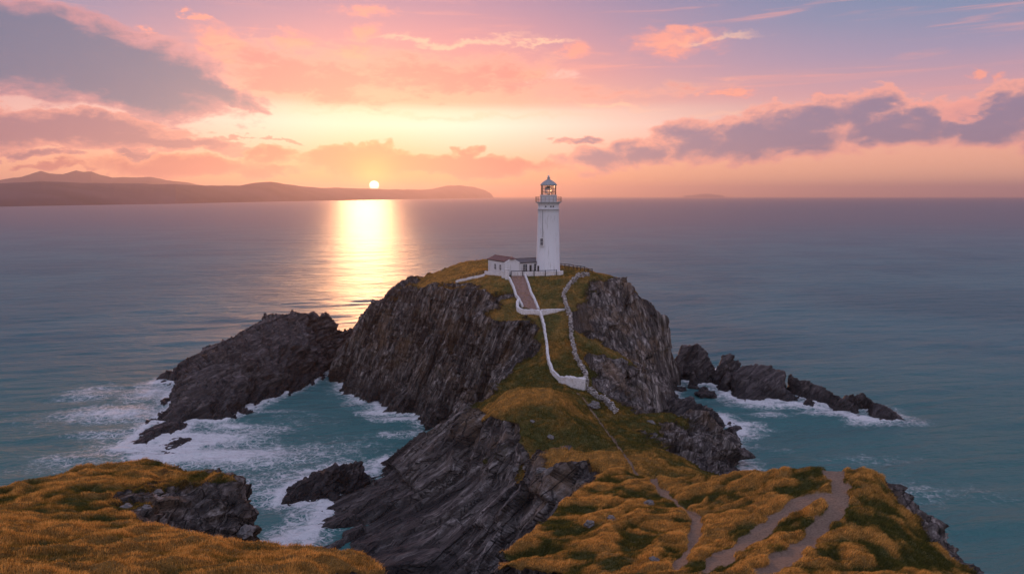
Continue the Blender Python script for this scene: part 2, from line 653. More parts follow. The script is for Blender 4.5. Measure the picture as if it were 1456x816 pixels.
def sea_rock_material():
    m, g, b = new_mat('wet_sea_rock')
    pos = g.geo('Position')
    pz = g.sep(pos)[2]
    sv = g.along(pos, (-0.85, -0.45, -0.40), (-0.2, -0.4, 1.0), 0.12, 1.0)
    s1 = g.noise(sv, 1.2, 8, 0.68, 0.3)
    s2 = g.noise(pos, 3.0, 6, 0.7)
    crack = g.step(g.voro(sv, 0.7, 'DISTANCE_TO_EDGE'), 0.0, 0.05)
    c = g.ramp(s1, [(0.28, (0.016, 0.015, 0.016)), (0.46, (0.045, 0.039, 0.039)), (0.58, (0.115, 0.098, 0.094)), (0.75, (0.30, 0.26, 0.24))])
    c = g.mix(g.mul(g.m('SUBTRACT', 1.0, crack), 0.7), c, (0.01, 0.01, 0.011))
    wet = g.step(g.add(pz, g.mul(g.add(s2, -0.5), 3.0)), 3.4, 1.2)
    c = g.mix(g.mul(wet, 0.7), c, (0.014, 0.013, 0.014))
    g.put(b.inputs['Base Color'], c)
    g.put(b.inputs['Roughness'], g.lerp(wet, 0, 1, 0.62, 0.28))
    b.inputs['Specular IOR Level'].default_value = 0.35
    g.put(b.inputs['Normal'], g.bump(g.add(s1, g.mul(s2, 0.5), g.mul(crack, 0.3)), 1.0, 0.6))
    return m


M_SEAROCK = sea_rock_material()


def simple(name, c, rough=0.7, var=0.15, scale=3.0, metal=0.0, bump=0.0, spec=0.4):
    m, g, b = new_mat(name)
    pos = g.n.new('ShaderNodeTexCoord').outputs['Object']
    n = g.noise(pos, scale, 6, 0.65)
    lo = tuple(max(0, v * (1 - var)) for v in c)
    hi = tuple(min(1, v * (1 + var)) for v in c)
    g.put(b.inputs['Base Color'], g.ramp(n, [(0.3, lo), (0.7, hi)]))
    b.inputs['Roughness'].default_value = rough
    b.inputs['Metallic'].default_value = metal
    b.inputs['Specular IOR Level'].default_value = spec
    if bump:
        g.put(b.inputs['Normal'], g.bump(n, 0.6, bump))
    return m


def whitewash(name, c=(0.66, 0.665, 0.67), stain=0.5, rubble=False):
    m, g, b = new_mat(name)
    pos = g.n.new('ShaderNodeTexCoord').outputs['Object']
    v = g.noise(g.vmap(pos, scale=(1.6, 1.6, 0.18)), 1.5, 7, 0.65)
    n = g.noise(pos, 7.0, 4, 0.6)
    streaks = g.mul(g.step(v, 0.52, 0.72), stain)
    c0 = g.mix(streaks, c, tuple(q * k for q, k in zip(c, (0.62, 0.60, 0.56))))
    c0 = g.mix(g.mul(g.step(n, 0.62, 0.72), stain * 0.5), c0, (0.42, 0.40, 0.37))
    g.put(b.inputs['Base Color'], c0)
    b.inputs['Roughness'].default_value = 0.8
    b.inputs['Specular IOR Level'].default_value = 0.25
    hgt = n
    if rubble:
        e = g.voro(pos, 2.1, 'DISTANCE_TO_EDGE')
        joint = g.step(e, 0.0, 0.09)
        hgt = g.add(g.mul(joint, 2.2), n)
        c1 = g.mix(g.mul(g.m('SUBTRACT', 1.0, joint), 0.5), c0, (0.40, 0.37, 0.33))
        c1 = g.mix(g.step(g.noise(pos, 0.9, 5, 0.7), 0.58, 0.68, 0, 0.5), c1, (0.33, 0.31, 0.28))
        g.put(b.inputs['Base Color'], c1)
    g.put(b.inputs['Normal'], g.bump(hgt, 0.5, 0.05 if rubble else 0.03))
    return m


M_WHITE = whitewash('whitewashed_render', stain=0.85)
M_WALLWHITE = whitewash('limewashed_stone', (0.76, 0.75, 0.74), 0.6, True)
M_SLATE = simple('roof_slate', (0.12, 0.11, 0.115), 0.6, 0.35, 4.0)
M_REDSLATE = simple('weathered_red_slate', (0.17, 0.085, 0.075), 0.7, 0.3, 4.0)
M_DARK = simple('dark_paint', (0.02, 0.02, 0.022), 0.4, 0.2)
M_TIMBER = simple('weathered_timber', (0.055, 0.04, 0.03), 0.85, 0.35, 8.0)
M_IRON = simple('gallery_iron', (0.22, 0.14, 0.08), 0.45, 0.3, 10.0, 0.5)
M_BRASS = simple('lens_brass', (0.55, 0.36, 0.14), 0.35, 0.25, 6.0, 0.85)
M_LEAD = simple('lead_grey_dome', (0.36, 0.37, 0.37), 0.5, 0.25, 5.0, 0.3)
M_STONEWALL = simple('dry_stone', (0.36, 0.335, 0.31), 0.9, 0.85, 1.3, bump=0.1)
M_BOULDER = simple('lichened_boulder', (0.16, 0.15, 0.14), 0.9, 0.6, 3.0, bump=0.15)
M_PATH = simple('worn_brick_path', (0.27, 0.17, 0.135), 0.9, 0.3, 2.5, bump=0.05)
M_GLASS, _g, _b = new_mat('lantern_glass')
_b.inputs['Base Color'].default_value = (0.95, 0.95, 0.92, 1)
_b.inputs['Transmission Weight'].default_value = 1.0
_b.inputs['Roughness'].default_value = 0.03
_b.inputs['IOR'].default_value = 1.12
M_PANE, _g, _b = new_mat('window_pane')
_b.inputs['Base Color'].default_value = (0.03, 0.035, 0.045, 1)
_b.inputs['Roughness'].default_value = 0.12


def grass_material():
    m, g, b = new_mat('wind_blown_grass')
    tint = g.attr('tint')
    dry = g.attr('dry')
    tip = g.attr('tip')
    cg = g.ramp(tint, [(0.0, (0.06, 0.068, 0.016)), (0.6, (0.15, 0.145, 0.036)), (1.0, (0.28, 0.24, 0.07))])
    cd = g.ramp(tint, [(0.0, (0.10, 0.072, 0.020)), (0.5, (0.46, 0.25, 0.055)), (1.0, (0.95, 0.58, 0.18))])
    c = g.mix(dry, cg, cd)
    d = g.n.new('ShaderNodeBsdfDiffuse')
    t = g.n.new('ShaderNodeBsdfTranslucent')
    g.put(d.inputs[0], c)
    g.put(t.inputs[0], c)
    mx = g.n.new('ShaderNodeMixShader')
    mx.inputs[0].default_value = 0.5
    g.l.new(d.outputs[0], mx.inputs[1])
    g.l.new(t.outputs[0], mx.inputs[2])
    g.l.new(mx.outputs[0], g.n['Material Output'].inputs[0])
    return m


M_GRASS = grass_material()


# ---------------------------------------------------------------- terrain from traced lines
def densify(pts, step):
    out = [pts[0]]
    for a, b in zip(pts, pts[1:]):
        a_, b_ = np.array(a, float), np.array(b, float)
        n = max(1, int(np.linalg.norm((b_ - a_)[:2]) / step))
        for k in range(1, n + 1):
            out.append(tuple(a_ + (b_ - a_) * k / n))
    return out


def inside(poly, pts):
    P = np.array([p[:2] for p in poly]); x, y = pts[:, 0], pts[:, 1]
    r = np.zeros(len(pts), bool)
    for (x1, y1), (x2, y2) in zip(P, np.roll(P, -1, 0)):
        c = ((y1 > y) != (y2 > y))
        with np.errstate(divide='ignore', invalid='ignore'):
            xx = (x2 - x1) * (y - y1) / (y2 - y1 + 1e-12) + x1
        r ^= c & (x < xx)
    return r


def seg_dist(poly, pts, closed=True):
    P = np.array([p[:2] for p in poly], float)
    Q = np.roll(P, -1, 0) if closed else P[1:]
    P0 = P if closed else P[:-1]
    d = np.full(len(pts), 1e9)
    for a, b in zip(P0, Q):
        v = b - a
        L = max(v @ v, 1e-9)
        t = np.clip(((pts[:, :2] - a) @ v) / L, 0, 1)
        d = np.minimum(d, np.hypot(*(pts[:, :2] - (a + t[:, None] * v)).T))
    return d


WATER_CONTOURS = []


def tin_solid(name, base, lines, step=2.0, pad=5.0, voxel=0.4, depth=-5.0):
    """base: closed waterline loop; lines: list of ([(x,y,z)...], rock value).  Returns the voxel mesh object and the control points"""
    pts = []
    for L, r in lines:
        for p in (densify(L, step) if len(L) > 1 else L): pts.append((*p, r))
    loop = densify(list(base) + [base[0]], step)[:-1]
    WATER_CONTOURS.append([p[:2] for p in loop])
    for p in loop: pts.append((p[0], p[1], 0.0, 1.0))
    # the drowned skirt round the waterline
    B = np.array([p[:2] for p in base])
    lo, hi = B.min(0) - pad * 1.6, B.max(0) + pad * 1.6
    gx, gy = np.meshgrid(np.arange(lo[0], hi[0], 2.5), np.arange(lo[1], hi[1], 2.5))
    q = np.stack([gx.ravel(), gy.ravel()], 1)
    dd = seg_dist(base, q)
    keep = ~inside(base, q) & (dd > 1.6)
    for (x, y), d in zip(q[keep], dd[keep]): pts.append((x, y, max(depth, -d * 2.0), 1.0))
    # drop near duplicates, earlier points win
    cells, use = {}, []
    for p in pts:
        k = (int(p[0] // 0.8), int(p[1] // 0.8))
        if any(((cells.get((k[0] + i, k[1] + j)) or (1e9, 1e9))[0] - p[0]) ** 2 + ((cells.get((k[0] + i, k[1] + j)) or (1e9, 1e9))[1] - p[1]) ** 2 < 0.35 for i in (-1, 0, 1) for j in (-1, 0, 1)):
            continue
        cells[k] = p
        use.append(p)
    vs = [Vector(p[:2]) for p in use]
    res = geometry.delaunay_2d_cdt(vs, [], [], 0, 1e-5)
    V2, faces, orig = res[0], res[2], res[3]
    P = []
    for v, o in zip(V2, orig):
        P.append((v[0], v[1], use[o[0]][2] if o else 0.0))
    n = len(P)
    V = P + [(p[0], p[1], depth - 4.0) for p in P]
    F = [tuple(f) for f in faces]
    cnt = {}
    for f in F:
        for a, b in zip(f, f[1:] + f[:1]): cnt[(a, b)] = 1
    allF = list(F) + [tuple(n + i for i in reversed(f)) for f in F]
    for (a, b) in cnt:
        if (b, a) not in cnt: allF.append((b, a, n + a, n + b))
    o = mesh_obj(name, V, allF, M_LAND, link=True)
    md = o.modifiers.new('r', 'REMESH')
    md.mode = 'VOXEL'
    md.voxel_size = voxel
    dg = bpy.context.evaluated_depsgraph_get()
    me = bpy.data.meshes.new_from_object(o.evaluated_get(dg))
    o.modifiers.clear()
    old = o.data
    o.data = me
    bpy.data.meshes.remove(old)
    me.name = name
    if not me.materials: me.materials.append(M_LAND)
    # cut away what lies deep below the sea
    bm = bmesh.new()
    bm.from_mesh(me)
    bmesh.ops.delete(bm, geom=[v for v in bm.verts if v.co.z < depth + 0.6], context='VERTS')
    for k in range(2): bmesh.ops.smooth_vert(bm, verts=bm.verts, factor=0.5, use_axis_x=True, use_axis_y=True, use_axis_z=True)
    bm.to_mesh(me)
    bm.free()
    me.shade_smooth()
    me.update()
    return o, np.array(use)


def field_at(ctrl, co, k=6, val=3):
    """inverse-distance interpolation of a control value over the plan"""
    out = np.empty(len(co))
    C = ctrl[:, :2]
    for s in range(0, len(co), 20000):
        c = co[s:s + 20000, :2]
        d = ((c[:, None, :] - C[None]) ** 2).sum(2)
        idx = np.argpartition(d, k, axis=1)[:, :k]
        dk = np.take_along_axis(d, idx, 1)
        w = 1 / (dk + 0.15) ** 1.5
        out[s:s + 20000] = (w * ctrl[idx, val]).sum(1) / w.sum(1)
    return out


def sculpt(o, ctrl, D, N, thick=1.4, blk=7.0, amp=1.0, grass_amp=0.35, dry=0.5, paths=(), hummock=3.0, protect=None, slope=(0.74, 0.58), fine=1.0, pale=0.0, big=2.2, hollow=0.35, gdir=0.2, second=None, east=None):
    me = o.data
    co, no = get_co(me), get_no(me)
    r = field_at(ctrl, co)
    steep = sstep(no[:, 2], slope[0], slope[1])
    rn = fbm(co / 5.0, 4) * 0.28
    rock = np.clip(np.maximum(r * 0.95, steep) + rn * ((r > 0.05) | (steep > 0.05)), 0, 1)
    rock = np.maximum(rock, sstep(co[:, 2], 5.0, 2.0))
    rm = sstep(rock, 0.35, 0.62)
    def crag(D, N, thick, blk, ks=1.0):
        rid = ridged(co @ np.stack([np.array(v) / s_ for v, s_ in zip(frame_of(D, N), (thick * 14, thick * 3, thick * 4))], 1), 4, 0.55)
        bigm = np.clip(big if np.isscalar(big) else big(co), 0, 9)
        return bigm * slabs(co + 63, D, N, thick * 5.5, blk * 3.0) + amp * (slabs(co, D, N, thick, blk) * 1.05 * ks + slabs(co + 31, D, N, thick * 2.7, blk * 2.2) * 1.9 + (rid - 0.35) * 1.5 * ks
                       + slabs(co + 7, D, N, thick * 0.4, blk * 0.5) * 0.42 * ks + fbm(co / 1.2, 3) * 0.2 * ks)
    disp = crag(D, N, thick, blk)
    fr = np.zeros(len(co))
    if second is not None:
        fr = second[0](co)
        disp = disp * (1 - fr) + fr * crag(*second[1:], ks=0.6)
    up_ = np.zeros(len(co))
    if east is not None:
        up_ = east(co)
        disp = disp * (1 - up_) + up_ * crag((0.10, -0.22, -1.0), (1.0, -0.35, 0.1), 1.5, 12, ks=0.75)
    disp = disp * rm
    hm = fbm(co / np.array([hummock, hummock, hummock]) + 5, 4, 0.5)
    gx, gy = math.cos(gdir), math.sin(gdir)
    wq = fbm(co / 5.0 + 70, 2)[:, None] * np.array([[0.0, 1.2, 0]])
    rq = np.stack([(co[:, 0] * gx + co[:, 1] * gy) / (hummock * 2.9), (-co[:, 0] * gy + co[:, 1] * gx) / (hummock * 0.78), co[:, 2] / (hummock * 3)], 1) + wq * 0.6
    rg = ridged(rq + 2, 4, 0.5)
    gd = (1 - rm) * grass_amp * (hm * 0.42 + (rg - 0.3) * 1.9)
    pm = np.zeros(len(co))
    for pl, w in paths:
        d = seg_dist(pl, co, closed=False) + fbm(co / 2.2, 3) * w * 0.75
        pm = np.maximum(pm, sstep(d, w * 1.35, w * 0.35))
    calm = 1 - 0.85 * sstep(pm, 0, 0.6)
    if protect is not None:
        calm = calm * protect(co)
    dirn = no.copy()
    dirn[:, 2] *= np.where(rm > 0.5, 0.55, 1.0)
    co2 = co + dirn * (disp * calm)[:, None] + np.stack([0 * gd, 0 * gd, gd * calm - pm * 0.12], 1)
    me.vertices.foreach_set('co', co2.astype(np.float32).ravel())
    set_attr(me, 'rock', rock)
    dv = dry(co2) if callable(dry) else np.full(len(co), dry)
    dv = np.clip(dv + np.clip(hm + (rg - 0.3) * 1.2, -1.2, 1.2) * hollow, 0, 1)  # greener hollows, drier crests; low sun on the crests partly painted in too
    set_attr(me, 'dry', dv)
    set_attr(me, 'path', pm)
    set_attr(me, 'lean', fr)
    set_attr(me, 'upright', up_)
    set_attr(me, 'pale', pale(co2) if callable(pale) else np.full(len(co), pale))
    me.update()
    me['_'] = 0
    return co2, rock, pm


def A_(r, *t):  # visible line traced at (photo x, photo y, distance)
    return ([atY(*q) for q in t], r)


def X_(r, *t):
    return ([tuple(q) for q in t], r)


W = lambda px, py: atZ(px, py, 0.0)

# ---- A: lighthouse island, green neck and the middle promontory
baseA = [W(485, 548), W(502, 565), W(534, 573), W(550, 587), W(591, 591), W(602, 600), W(625, 607), W(648, 616), (-7, 129, 0), (-10, 125, 0), (-17, 121.5, 0), (-23, 119, 0),
         W(530, 672), W(500, 690), W(472, 708), W(462, 732), W(438, 763), W(434, 787), (-24, 79, 0), (-17, 70, 0), (-14, 60, 0), (0, 50, 0), (30, 50, 0), (42, 60, 0),
         (40, 78, 0), (38, 88, 0), (38, 98, 0), (40, 106, 0), W(1063, 674), (41, 117, 0), (36, 119, 0), (30, 117.5, 0), (25, 119.5, 0), (27, 123.5, 0), (31, 131, 0), (34, 142, 0), (37, 152, 0),
         (39.5, 162, 0), (42, 170, 0), (42, 182, 0), (35, 196, 0), (15, 209, 0), (-10, 213, 0), (-35, 206, 0), (-46, 192, 0), (-47, 180, 0)]
linesA = [
    A_(1, (585, 403, 184), (552, 420, 180), (534, 440, 179), (518, 471, 177), (497, 497, 175), (487, 520, 173)),
    A_(.45, (585, 408, 178), (600, 409, 168), (620, 411, 162), (650, 412, 159), (680, 410, 158), (697, 416, 154)),
    A_(1, (560, 470, 167)), A_(1, (610, 470, 157.5)), A_(1, (660, 480, 151)), A_(1, (640, 540, 144)), A_(1, (580, 540, 153)), A_(1, (530, 520, 165)),
    A_(.8, (703, 425, 152)), A_(1, (700, 450, 147)), A_(1, (690, 500, 141)),
    A_(.35, (692, 452, 142), (705, 455, 139), (725, 456, 137.5), (745, 456, 138)),
    A_(0, (720, 430, 147)), A_(0, (735, 441, 143.5)),
    A_(1, (700, 500, 136), (720, 505, 134.5), (745, 502, 134)), A_(1, (762, 495, 134)), A_(.5, (764, 470, 137.5)),
    A_(1, (680, 540, 135.5)), A_(1, (660, 580, 132)), A_(1, (700, 560, 128)), A_(.8, (715, 535, 128)),
    A_(0, (760, 520, 128.5), (740, 540, 124)), A_(0, (780, 545, 121.5)), A_(0, (772, 505, 131)),
    A_(0, (697, 393, 159.5), (728, 392, 160), (748, 391.5, 160.5)), A_(0, (745, 437, 145.5), (768, 437, 145.5)), A_(0, (780, 420, 151)), A_(0, (800, 440, 144.5)),
    A_(0, (768, 452, 141), (775, 480, 135), (781, 515, 128), (795, 540, 123), (832, 551, 121)),
    A_(0, (800, 480, 135)), A_(0, (803, 515, 128)),
    A_(.1, (838, 391, 159), (822, 393, 158), (809, 405, 153), (801, 419, 149), (806, 434, 145), (812, 450, 141), (813, 480, 135), (820, 510, 128.5), (834, 535, 124), (835, 549, 121), (860, 566, 117), (875, 579, 113.5)),
    A_(0, (828, 480, 136.5), (860, 500, 137), (885, 509, 138.5)),
    A_(.7, (839, 517, 130), (861, 512, 132.5), (887, 520, 134), (920, 534, 137), (942, 552, 139)),
    A_(1, (850, 549, 124), (870, 570, 121), (890, 585, 119.8), (920, 590, 122), (945, 588, 126)),
    A_(.9, (822, 472, 139), (850, 484, 143), (887, 505, 143.5), (915, 529, 147), (942, 548, 151), (953, 560, 158)),
    A_(.6, (845, 400, 156), (870, 399, 160), (898, 405, 163)), A_(1, (898, 405, 163), (925, 430, 164.5), (950, 454, 165.5), (955, 490, 164.5)),
    A_(1, (850, 440, 149)), A_(1, (900, 460, 155.5)), A_(.7, (828, 440, 146)),
    X_(0, (9.5, 168, 29.5), (3, 168, 29.5), (-6, 170, 29.5)), X_(0, (3, 163, 29.4), (9, 161, 29.3), (14, 163, 29.3)), A_(0, (797, 381, 170)), A_(0, (842, 389, 163)), A_(.3, (870, 394, 166)),
    X_(.2, (-6, 190, 30.2), (5, 189, 29.6), (20, 183, 28.4), (30, 176, 25)), X_(1, (36, 180, 18)),
    A_(.2, (600, 396, 185.5), (612, 390, 186), (640, 379, 188), (665, 372, 190), (690, 369, 191)),
    A_(0, (650, 400, 168), (690, 391, 165)), A_(0, (660, 386, 178)), A_(0, (620, 403, 172)),
    # promontory
    A_(.1, (692, 573, 112.5), (715, 560, 111), (743, 550, 110), (781, 553, 109), (805, 564, 112)), A_(.9, (655, 591, 115.5), (613, 610, 117), (572, 637, 117.5), (550, 656, 116.8)),
    X_(0, (-2, 121, 12.6), (5, 120, 12.5)), X_(.8, (-8, 121, 7.5)),
    A_(0, (760, 575, 102)), A_(0, (800, 592, 100)), A_(.1, (740, 600, 98)), A_(.2, (700, 588, 104)),
    A_(0, (780, 640, 88)), A_(.2, (760, 660, 90)), A_(.2, (745, 630, 93)), A_(.8, (728, 660, 92.5)), A_(.6, (709, 640, 97)), A_(.7, (757, 688, 86)), A_(1, (715, 690, 90)),
    A_(1, (660, 612, 108)), A_(1, (620, 640, 107)), A_(1, (560, 680, 107.5)), A_(1, (520, 700, 103.5)), A_(1, (600, 700, 98)), A_(1, (650, 680, 99)), A_(1, (500, 740, 95)),
    A_(1, (560, 750, 90)), A_(1, (480, 780, 86.5)), A_(1, (620, 760, 86)), A_(1, (680, 750, 84)), A_(1, (700, 720, 86)), A_(1, (640, 812, 79)), A_(1, (700, 800, 76)), A_(1, (740, 740, 80)), A_(1, (760, 716, 81)),
    A_(0, (845, 590, 110)), A_(0, (880, 601, 108)), A_(0, (920, 602, 108)), A_(0, (860, 620, 99)), A_(0, (880, 640, 92)), A_(.1, (930, 638, 94)), A_(0, (900, 589, 113)), A_(.3, (947, 588, 115)),
    A_(.5, (1000, 590, 116), (1015, 600, 115.5)), A_(1, (1030, 616, 115)), A_(1, (1037, 645, 114)),
    A_(.6, (953, 608, 110), (964, 633, 104)), A_(.5, (936, 639, 96)), A_(1, (1000, 640, 107)), A_(1, (1000, 670, 106)), A_(1, (960, 670, 98)),
    A_(.3, (782, 658, 85), (805, 649, 86)), A_(0, (829, 643, 87), (860, 644, 86)), A_(0, (905, 660, 82)), A_(1, (800, 692, 80)), A_(1, (780, 712, 79)), A_(.9, (818, 682, 79)),
    X_(0, (15, 72, 14), (25, 76, 13.5)), X_(.6, (33, 90, 8)), X_(1, (0, 64, 10), (15, 58, 12), (30, 62, 10)), X_(1, (35, 78, 6)), X_(1, (-8, 66, 4)),
]
headA, ctrlA = tin_solid('headland', baseA, linesA, voxel=0.3)


def drySunA(c):
    y, z, x = c[:, 1], c[:, 2], c[:, 0]
    d = 0.22 + 0 * x
    d = np.where(y > 128, 0.36 + 0.25 * sstep(x, 2, -12), d)
    knoll_sun = np.exp(-(((x + 1) / 11) ** 2 + ((y - 107) / 5.5) ** 2))
    d = d + 0.75 * knoll_sun  # low sun's gold on the knoll put into its grass colour
    d = d + 0.9 * np.exp(-(((x - 8) / 12) ** 2 + ((y - 84) / 5) ** 2))
    return np.clip(d, 0, 1)


def protA(c):
    f = 1 - 0.9 * sstep(np.hypot((c[:, 0] - 1.5) / 1.5, c[:, 1] - 164), 11, 6)
    for pl, w in (([(2.5, 161), (2.6, 146), (6.5, 143)], 4.0), ([(6.4, 141), (7.5, 130), (9.5, 123), (13, 121), (17, 113)], 2.2), ([(18, 158), (12, 150), (12.5, 141), (12.2, 129), (13.5, 123)], 1.6)):
        d = seg_dist(pl, c, closed=False)
        f = np.minimum(f, 0.15 + 0.85 * sstep(d, w * 0.6, w * 1.4))
    return f


path_mid = [atY(815, 557, 117)[:2], atY(845, 590, 110)[:2], atY(868, 620, 99)[:2], atY(882, 642, 92)[:2], (15, 85), (15, 76)]
sculpt(headA, ctrlA, (-0.34, -0.22, -1.0), (0.8, -0.5, -0.2), thick=1.15, blk=7, amp=1.0, grass_amp=0.35, dry=drySunA, paths=[(path_mid, 0.30)], hummock=4.0, protect=protA,
       pale=lambda c: sstep(c[:, 1], 122, 112) * 0.6, big=lambda c: 2.4 + 0.8 * sstep(c[:, 1], 120, 112), hollow=0.22, east=lambda c: sstep(c[:, 0], 12, 16) * sstep(c[:, 1], 116, 121),
       second=(lambda c: sstep(c[:, 1] - 0.1 * c[:, 0], 122, 116) * sstep(c[:, 0], 20, 16), (-0.80, -0.55, -0.42), (0.15, -0.7, 0.72), 1.7, 9))
tag(headA, kind='structure')

# ---- B: near right headland
baseB = [(-3, 47, 0), (-2, 52, 0), (0, 58, 0), (3, 66, 0), (5, 74, 0), (10, 80, 0), (20, 80, 0), (30, 76, 0), (38, 70, 0), (42, 62, 0), (41, 52, 0), (42, 40, 0), (46, 26, 0), (48, 10, 0), (2, 8, 0), (0, 25, 0), (-2, 38, 0)]
linesB = [
    A_(.1, (714, 807, 44), (729, 779, 47), (772, 745, 52), (796, 716, 57), (820, 702, 61), (846, 684, 65), (860, 672, 69)),
    A_(0, (860, 672, 69), (885, 668, 71), (911, 678, 69), (955, 682, 66.5), (998, 679, 65), (1032, 677, 64), (1075, 672, 62), (1133, 667, 60), (1181, 667, 58.5)),
    A_(.1, (1181, 667, 58.5), (1225, 670, 57.5), (1243, 673, 57)), A_(.75, (1243, 673, 57), (1272, 687, 56), (1301, 716, 54), (1335, 750, 52), (1373, 793, 50), (1388, 812, 49)),
    A_(0, (1230, 700, 53), (1270, 740, 50), (1310, 790, 46)), A_(0, (1200, 700, 53.5)), A_(0, (1190, 690, 55)),
    A_(0, (960, 720, 58)), A_(0, (890, 720, 57)), A_(0, (850, 750, 51)), A_(0, (1000, 770, 48)), A_(0, (940, 700, 63)), A_(0, (1060, 700, 58)), A_(0, (1100, 740, 51)),
    A_(0, (900, 812, 41)), A_(0, (1100, 812, 39)), A_(0, (1300, 815, 42)), A_(0, (800, 815, 42.5)), A_(0, (1200, 770, 46)), A_(0, (820, 775, 47)), A_(.3, (770, 790, 46)),
    X_(.9, (35, 43, 19.5), (36.5, 33, 22), (38, 22, 24), (39, 12, 25)), X_(0, (2, 33, 26), (3, 22, 28), (6, 12, 29)), X_(0, (15, 28, 27.5), (18, 14, 30)), X_(0, (28, 30, 26), (30, 14, 28)),
    X_(1, (9, 76, 13), (17, 75, 14), (24, 71, 14.5), (31, 65, 14)), X_(1, (36.5, 57, 12)), X_(1, (-1.5, 45, 8), (0, 52, 10), (1.5, 58, 9), (4.5, 66, 9), (7, 73, 9)), X_(1, (39.5, 47, 8)),
]
headB, ctrlB = tin_solid('near_headland', baseB, linesB, voxel=0.2, depth=-3.0)
tr1 = [atY(1000, 812, 40)[:2], atY(1040, 780, 45)[:2], atY(1100, 735, 51.5)[:2], atY(1150, 713, 54)[:2], atY(1195, 705, 53)[:2]]
tr2 = [atY(1090, 812, 39)[:2], atY(1140, 770, 45.5)[:2], atY(1185, 725, 51)[:2], atY(1200, 705, 53)[:2], atY(1193, 688, 55)[:2], atY(1188, 670, 58)[:2]]
tr3 = [atY(960, 812, 40.5)[:2], atY(985, 770, 48)[:2], atY(990, 740, 54)[:2], atY(960, 715, 59)[:2], atY(935, 692, 64.5)[:2], (15, 72)]


def dryB(c):
    n = fbm(c / np.array([5.0, 3.0, 3.0]) + 3, 3)
    d = 0.50 + n * 0.75
    d -= 0.75 * np.exp(-(((c[:, 0] - 30) / 6) ** 2 + ((c[:, 1] - 47) / 8) ** 2))
    return np.clip(d, 0, 1)


sculpt(headB, ctrlB, (-0.3, -0.2, -1.0), (0.8, -0.5, -0.2), thick=0.7, blk=4, amp=0.5, grass_amp=0.42, dry=dryB, paths=[(tr1, 0.85), (tr2, 0.9), (tr3, 0.45)], big=1.2, hollow=1.25, gdir=0.5, hummock=3.0, slope=(0.6, 0.42))
tag(headB, kind='structure')

# ---- C: near left headland
baseC = [(-19.7, 54, 0), (-18, 47, 0), (-14.5, 41, 0), (-8.5, 36.5, 0), (-4.2, 32, 0), (-4, 24, 0), (-5, 12, 0), (-50, 12, 0), (-66, 30, 0), (-68, 56, 0), (-60, 64, 0), (-40, 65, 0), (-27, 63, 0), (-21, 60, 0)]
linesC = [
    A_(0, (0, 695, 52), (38, 685, 53), (73, 679, 54), (115, 666, 56), (154, 664, 57), (181, 662, 58), (223, 658, 58)), A_(.3, (223, 658, 58), (250, 664, 57), (269, 670, 56), (304, 672, 54.5), (331, 679, 52)),
    A_(.6, (331, 679, 52), (338, 695, 51)), A_(1, (345, 717, 50.5), (350, 744, 50), (360, 757, 49.5)),
    A_(.5, (198, 722, 45.5), (213, 700, 50), (233, 684, 53.5)), A_(1, (205, 738, 44), (235, 753, 45.5), (275, 763, 47), (320, 772, 48)), A_(1, (270, 715, 49.5)), A_(1, (310, 715, 50)),
    A_(0, (0, 768, 32), (100, 772, 32), (200, 770, 33)), A_(0, (200, 770, 33), (260, 762, 35), (308, 766, 35), (345, 776, 35)), A_(0, (345, 776, 35), (377, 780, 34.5), (408, 787, 34), (435, 789, 33.5), (481, 793, 32.5), (504, 786, 32), (519, 791, 31.5), (538, 803, 31), (550, 815, 30)),
    A_(0, (60, 735, 41)), A_(0, (150, 740, 40.5)), A_(0, (180, 745, 40)), A_(0, (100, 705, 48)), A_(0, (170, 690, 51)), A_(0, (0, 730, 42)), A_(0, (20, 712, 47)), A_(0, (0, 812, 27)), A_(0, (250, 812, 27.5)), A_(0, (450, 814, 28)),
    X_(0, (-7, 24, 32), (-8, 14, 33)), X_(0, (-25, 20, 33.5)), X_(0, (-45, 20, 33), (-50, 36, 27), (-56, 50, 24)), X_(.3, (-60, 58, 20)),
    X_(1, (-20, 44.5, 17), (-17, 41, 16)), X_(1, (-12, 37.5, 18), (-7, 34.2, 18)), X_(1, (-5, 27, 20)), X_(1, (-62, 42, 15)), X_(1, (-28, 61.5, 14), (-45, 62, 14)),
]
headC, ctrlC = tin_solid('near_left_headland', baseC, linesC, voxel=0.17, depth=-3.0)


def dryC(c):
    n = fbm(c / np.array([5.0, 3.0, 3.0]) + 8, 3)
    d = 0.70 + n * 0.45 - 0.85 * np.exp(-(((c[:, 0] + 27) / 9) ** 2 + ((c[:, 1] - 46) / 6) ** 2))
    return np.clip(d, 0, 1)


sculpt(headC, ctrlC, (-0.2, -0.1, -1.0), (0.8, -0.5, -0.2), thick=0.6, blk=2.2, amp=0.42, grass_amp=0.5, dry=dryC, hollow=0.8, gdir=0.12, hummock=2.5, slope=(0.6, 0.42), pale=0.8, big=1.0)
tag(headC, kind='structure')

BV = {}
for o in (headA, headB, headC):
    co = get_co(o.data)
    me = o.data
    me.calc_loop_triangles()
    tri = np.empty(len(me.loop_triangles) * 3, np.int32)
    me.loop_triangles.foreach_get('vertices', tri)
    tri = tri.reshape(-1, 3)
    BV[o.name] = (BVHTree.FromPolygons(co.tolist(), tri.tolist()), co, tri)


def ground(x, y, tree='headland'):
    h = BV[tree][0].ray_cast(Vector((x, y, 100)), Vector((0, 0, -1)))
    return h[0].z if h[0] is not None else 0.0


def on_land(px, py, tree='headland'):
    d = Vector(ray(px, py)).normalized()
    h = BV[tree][0].ray_cast(Vector((0, 0, CAM_H)), d)
    return h[0] if h[0] is not None else Vector(atY(px, py, 150))


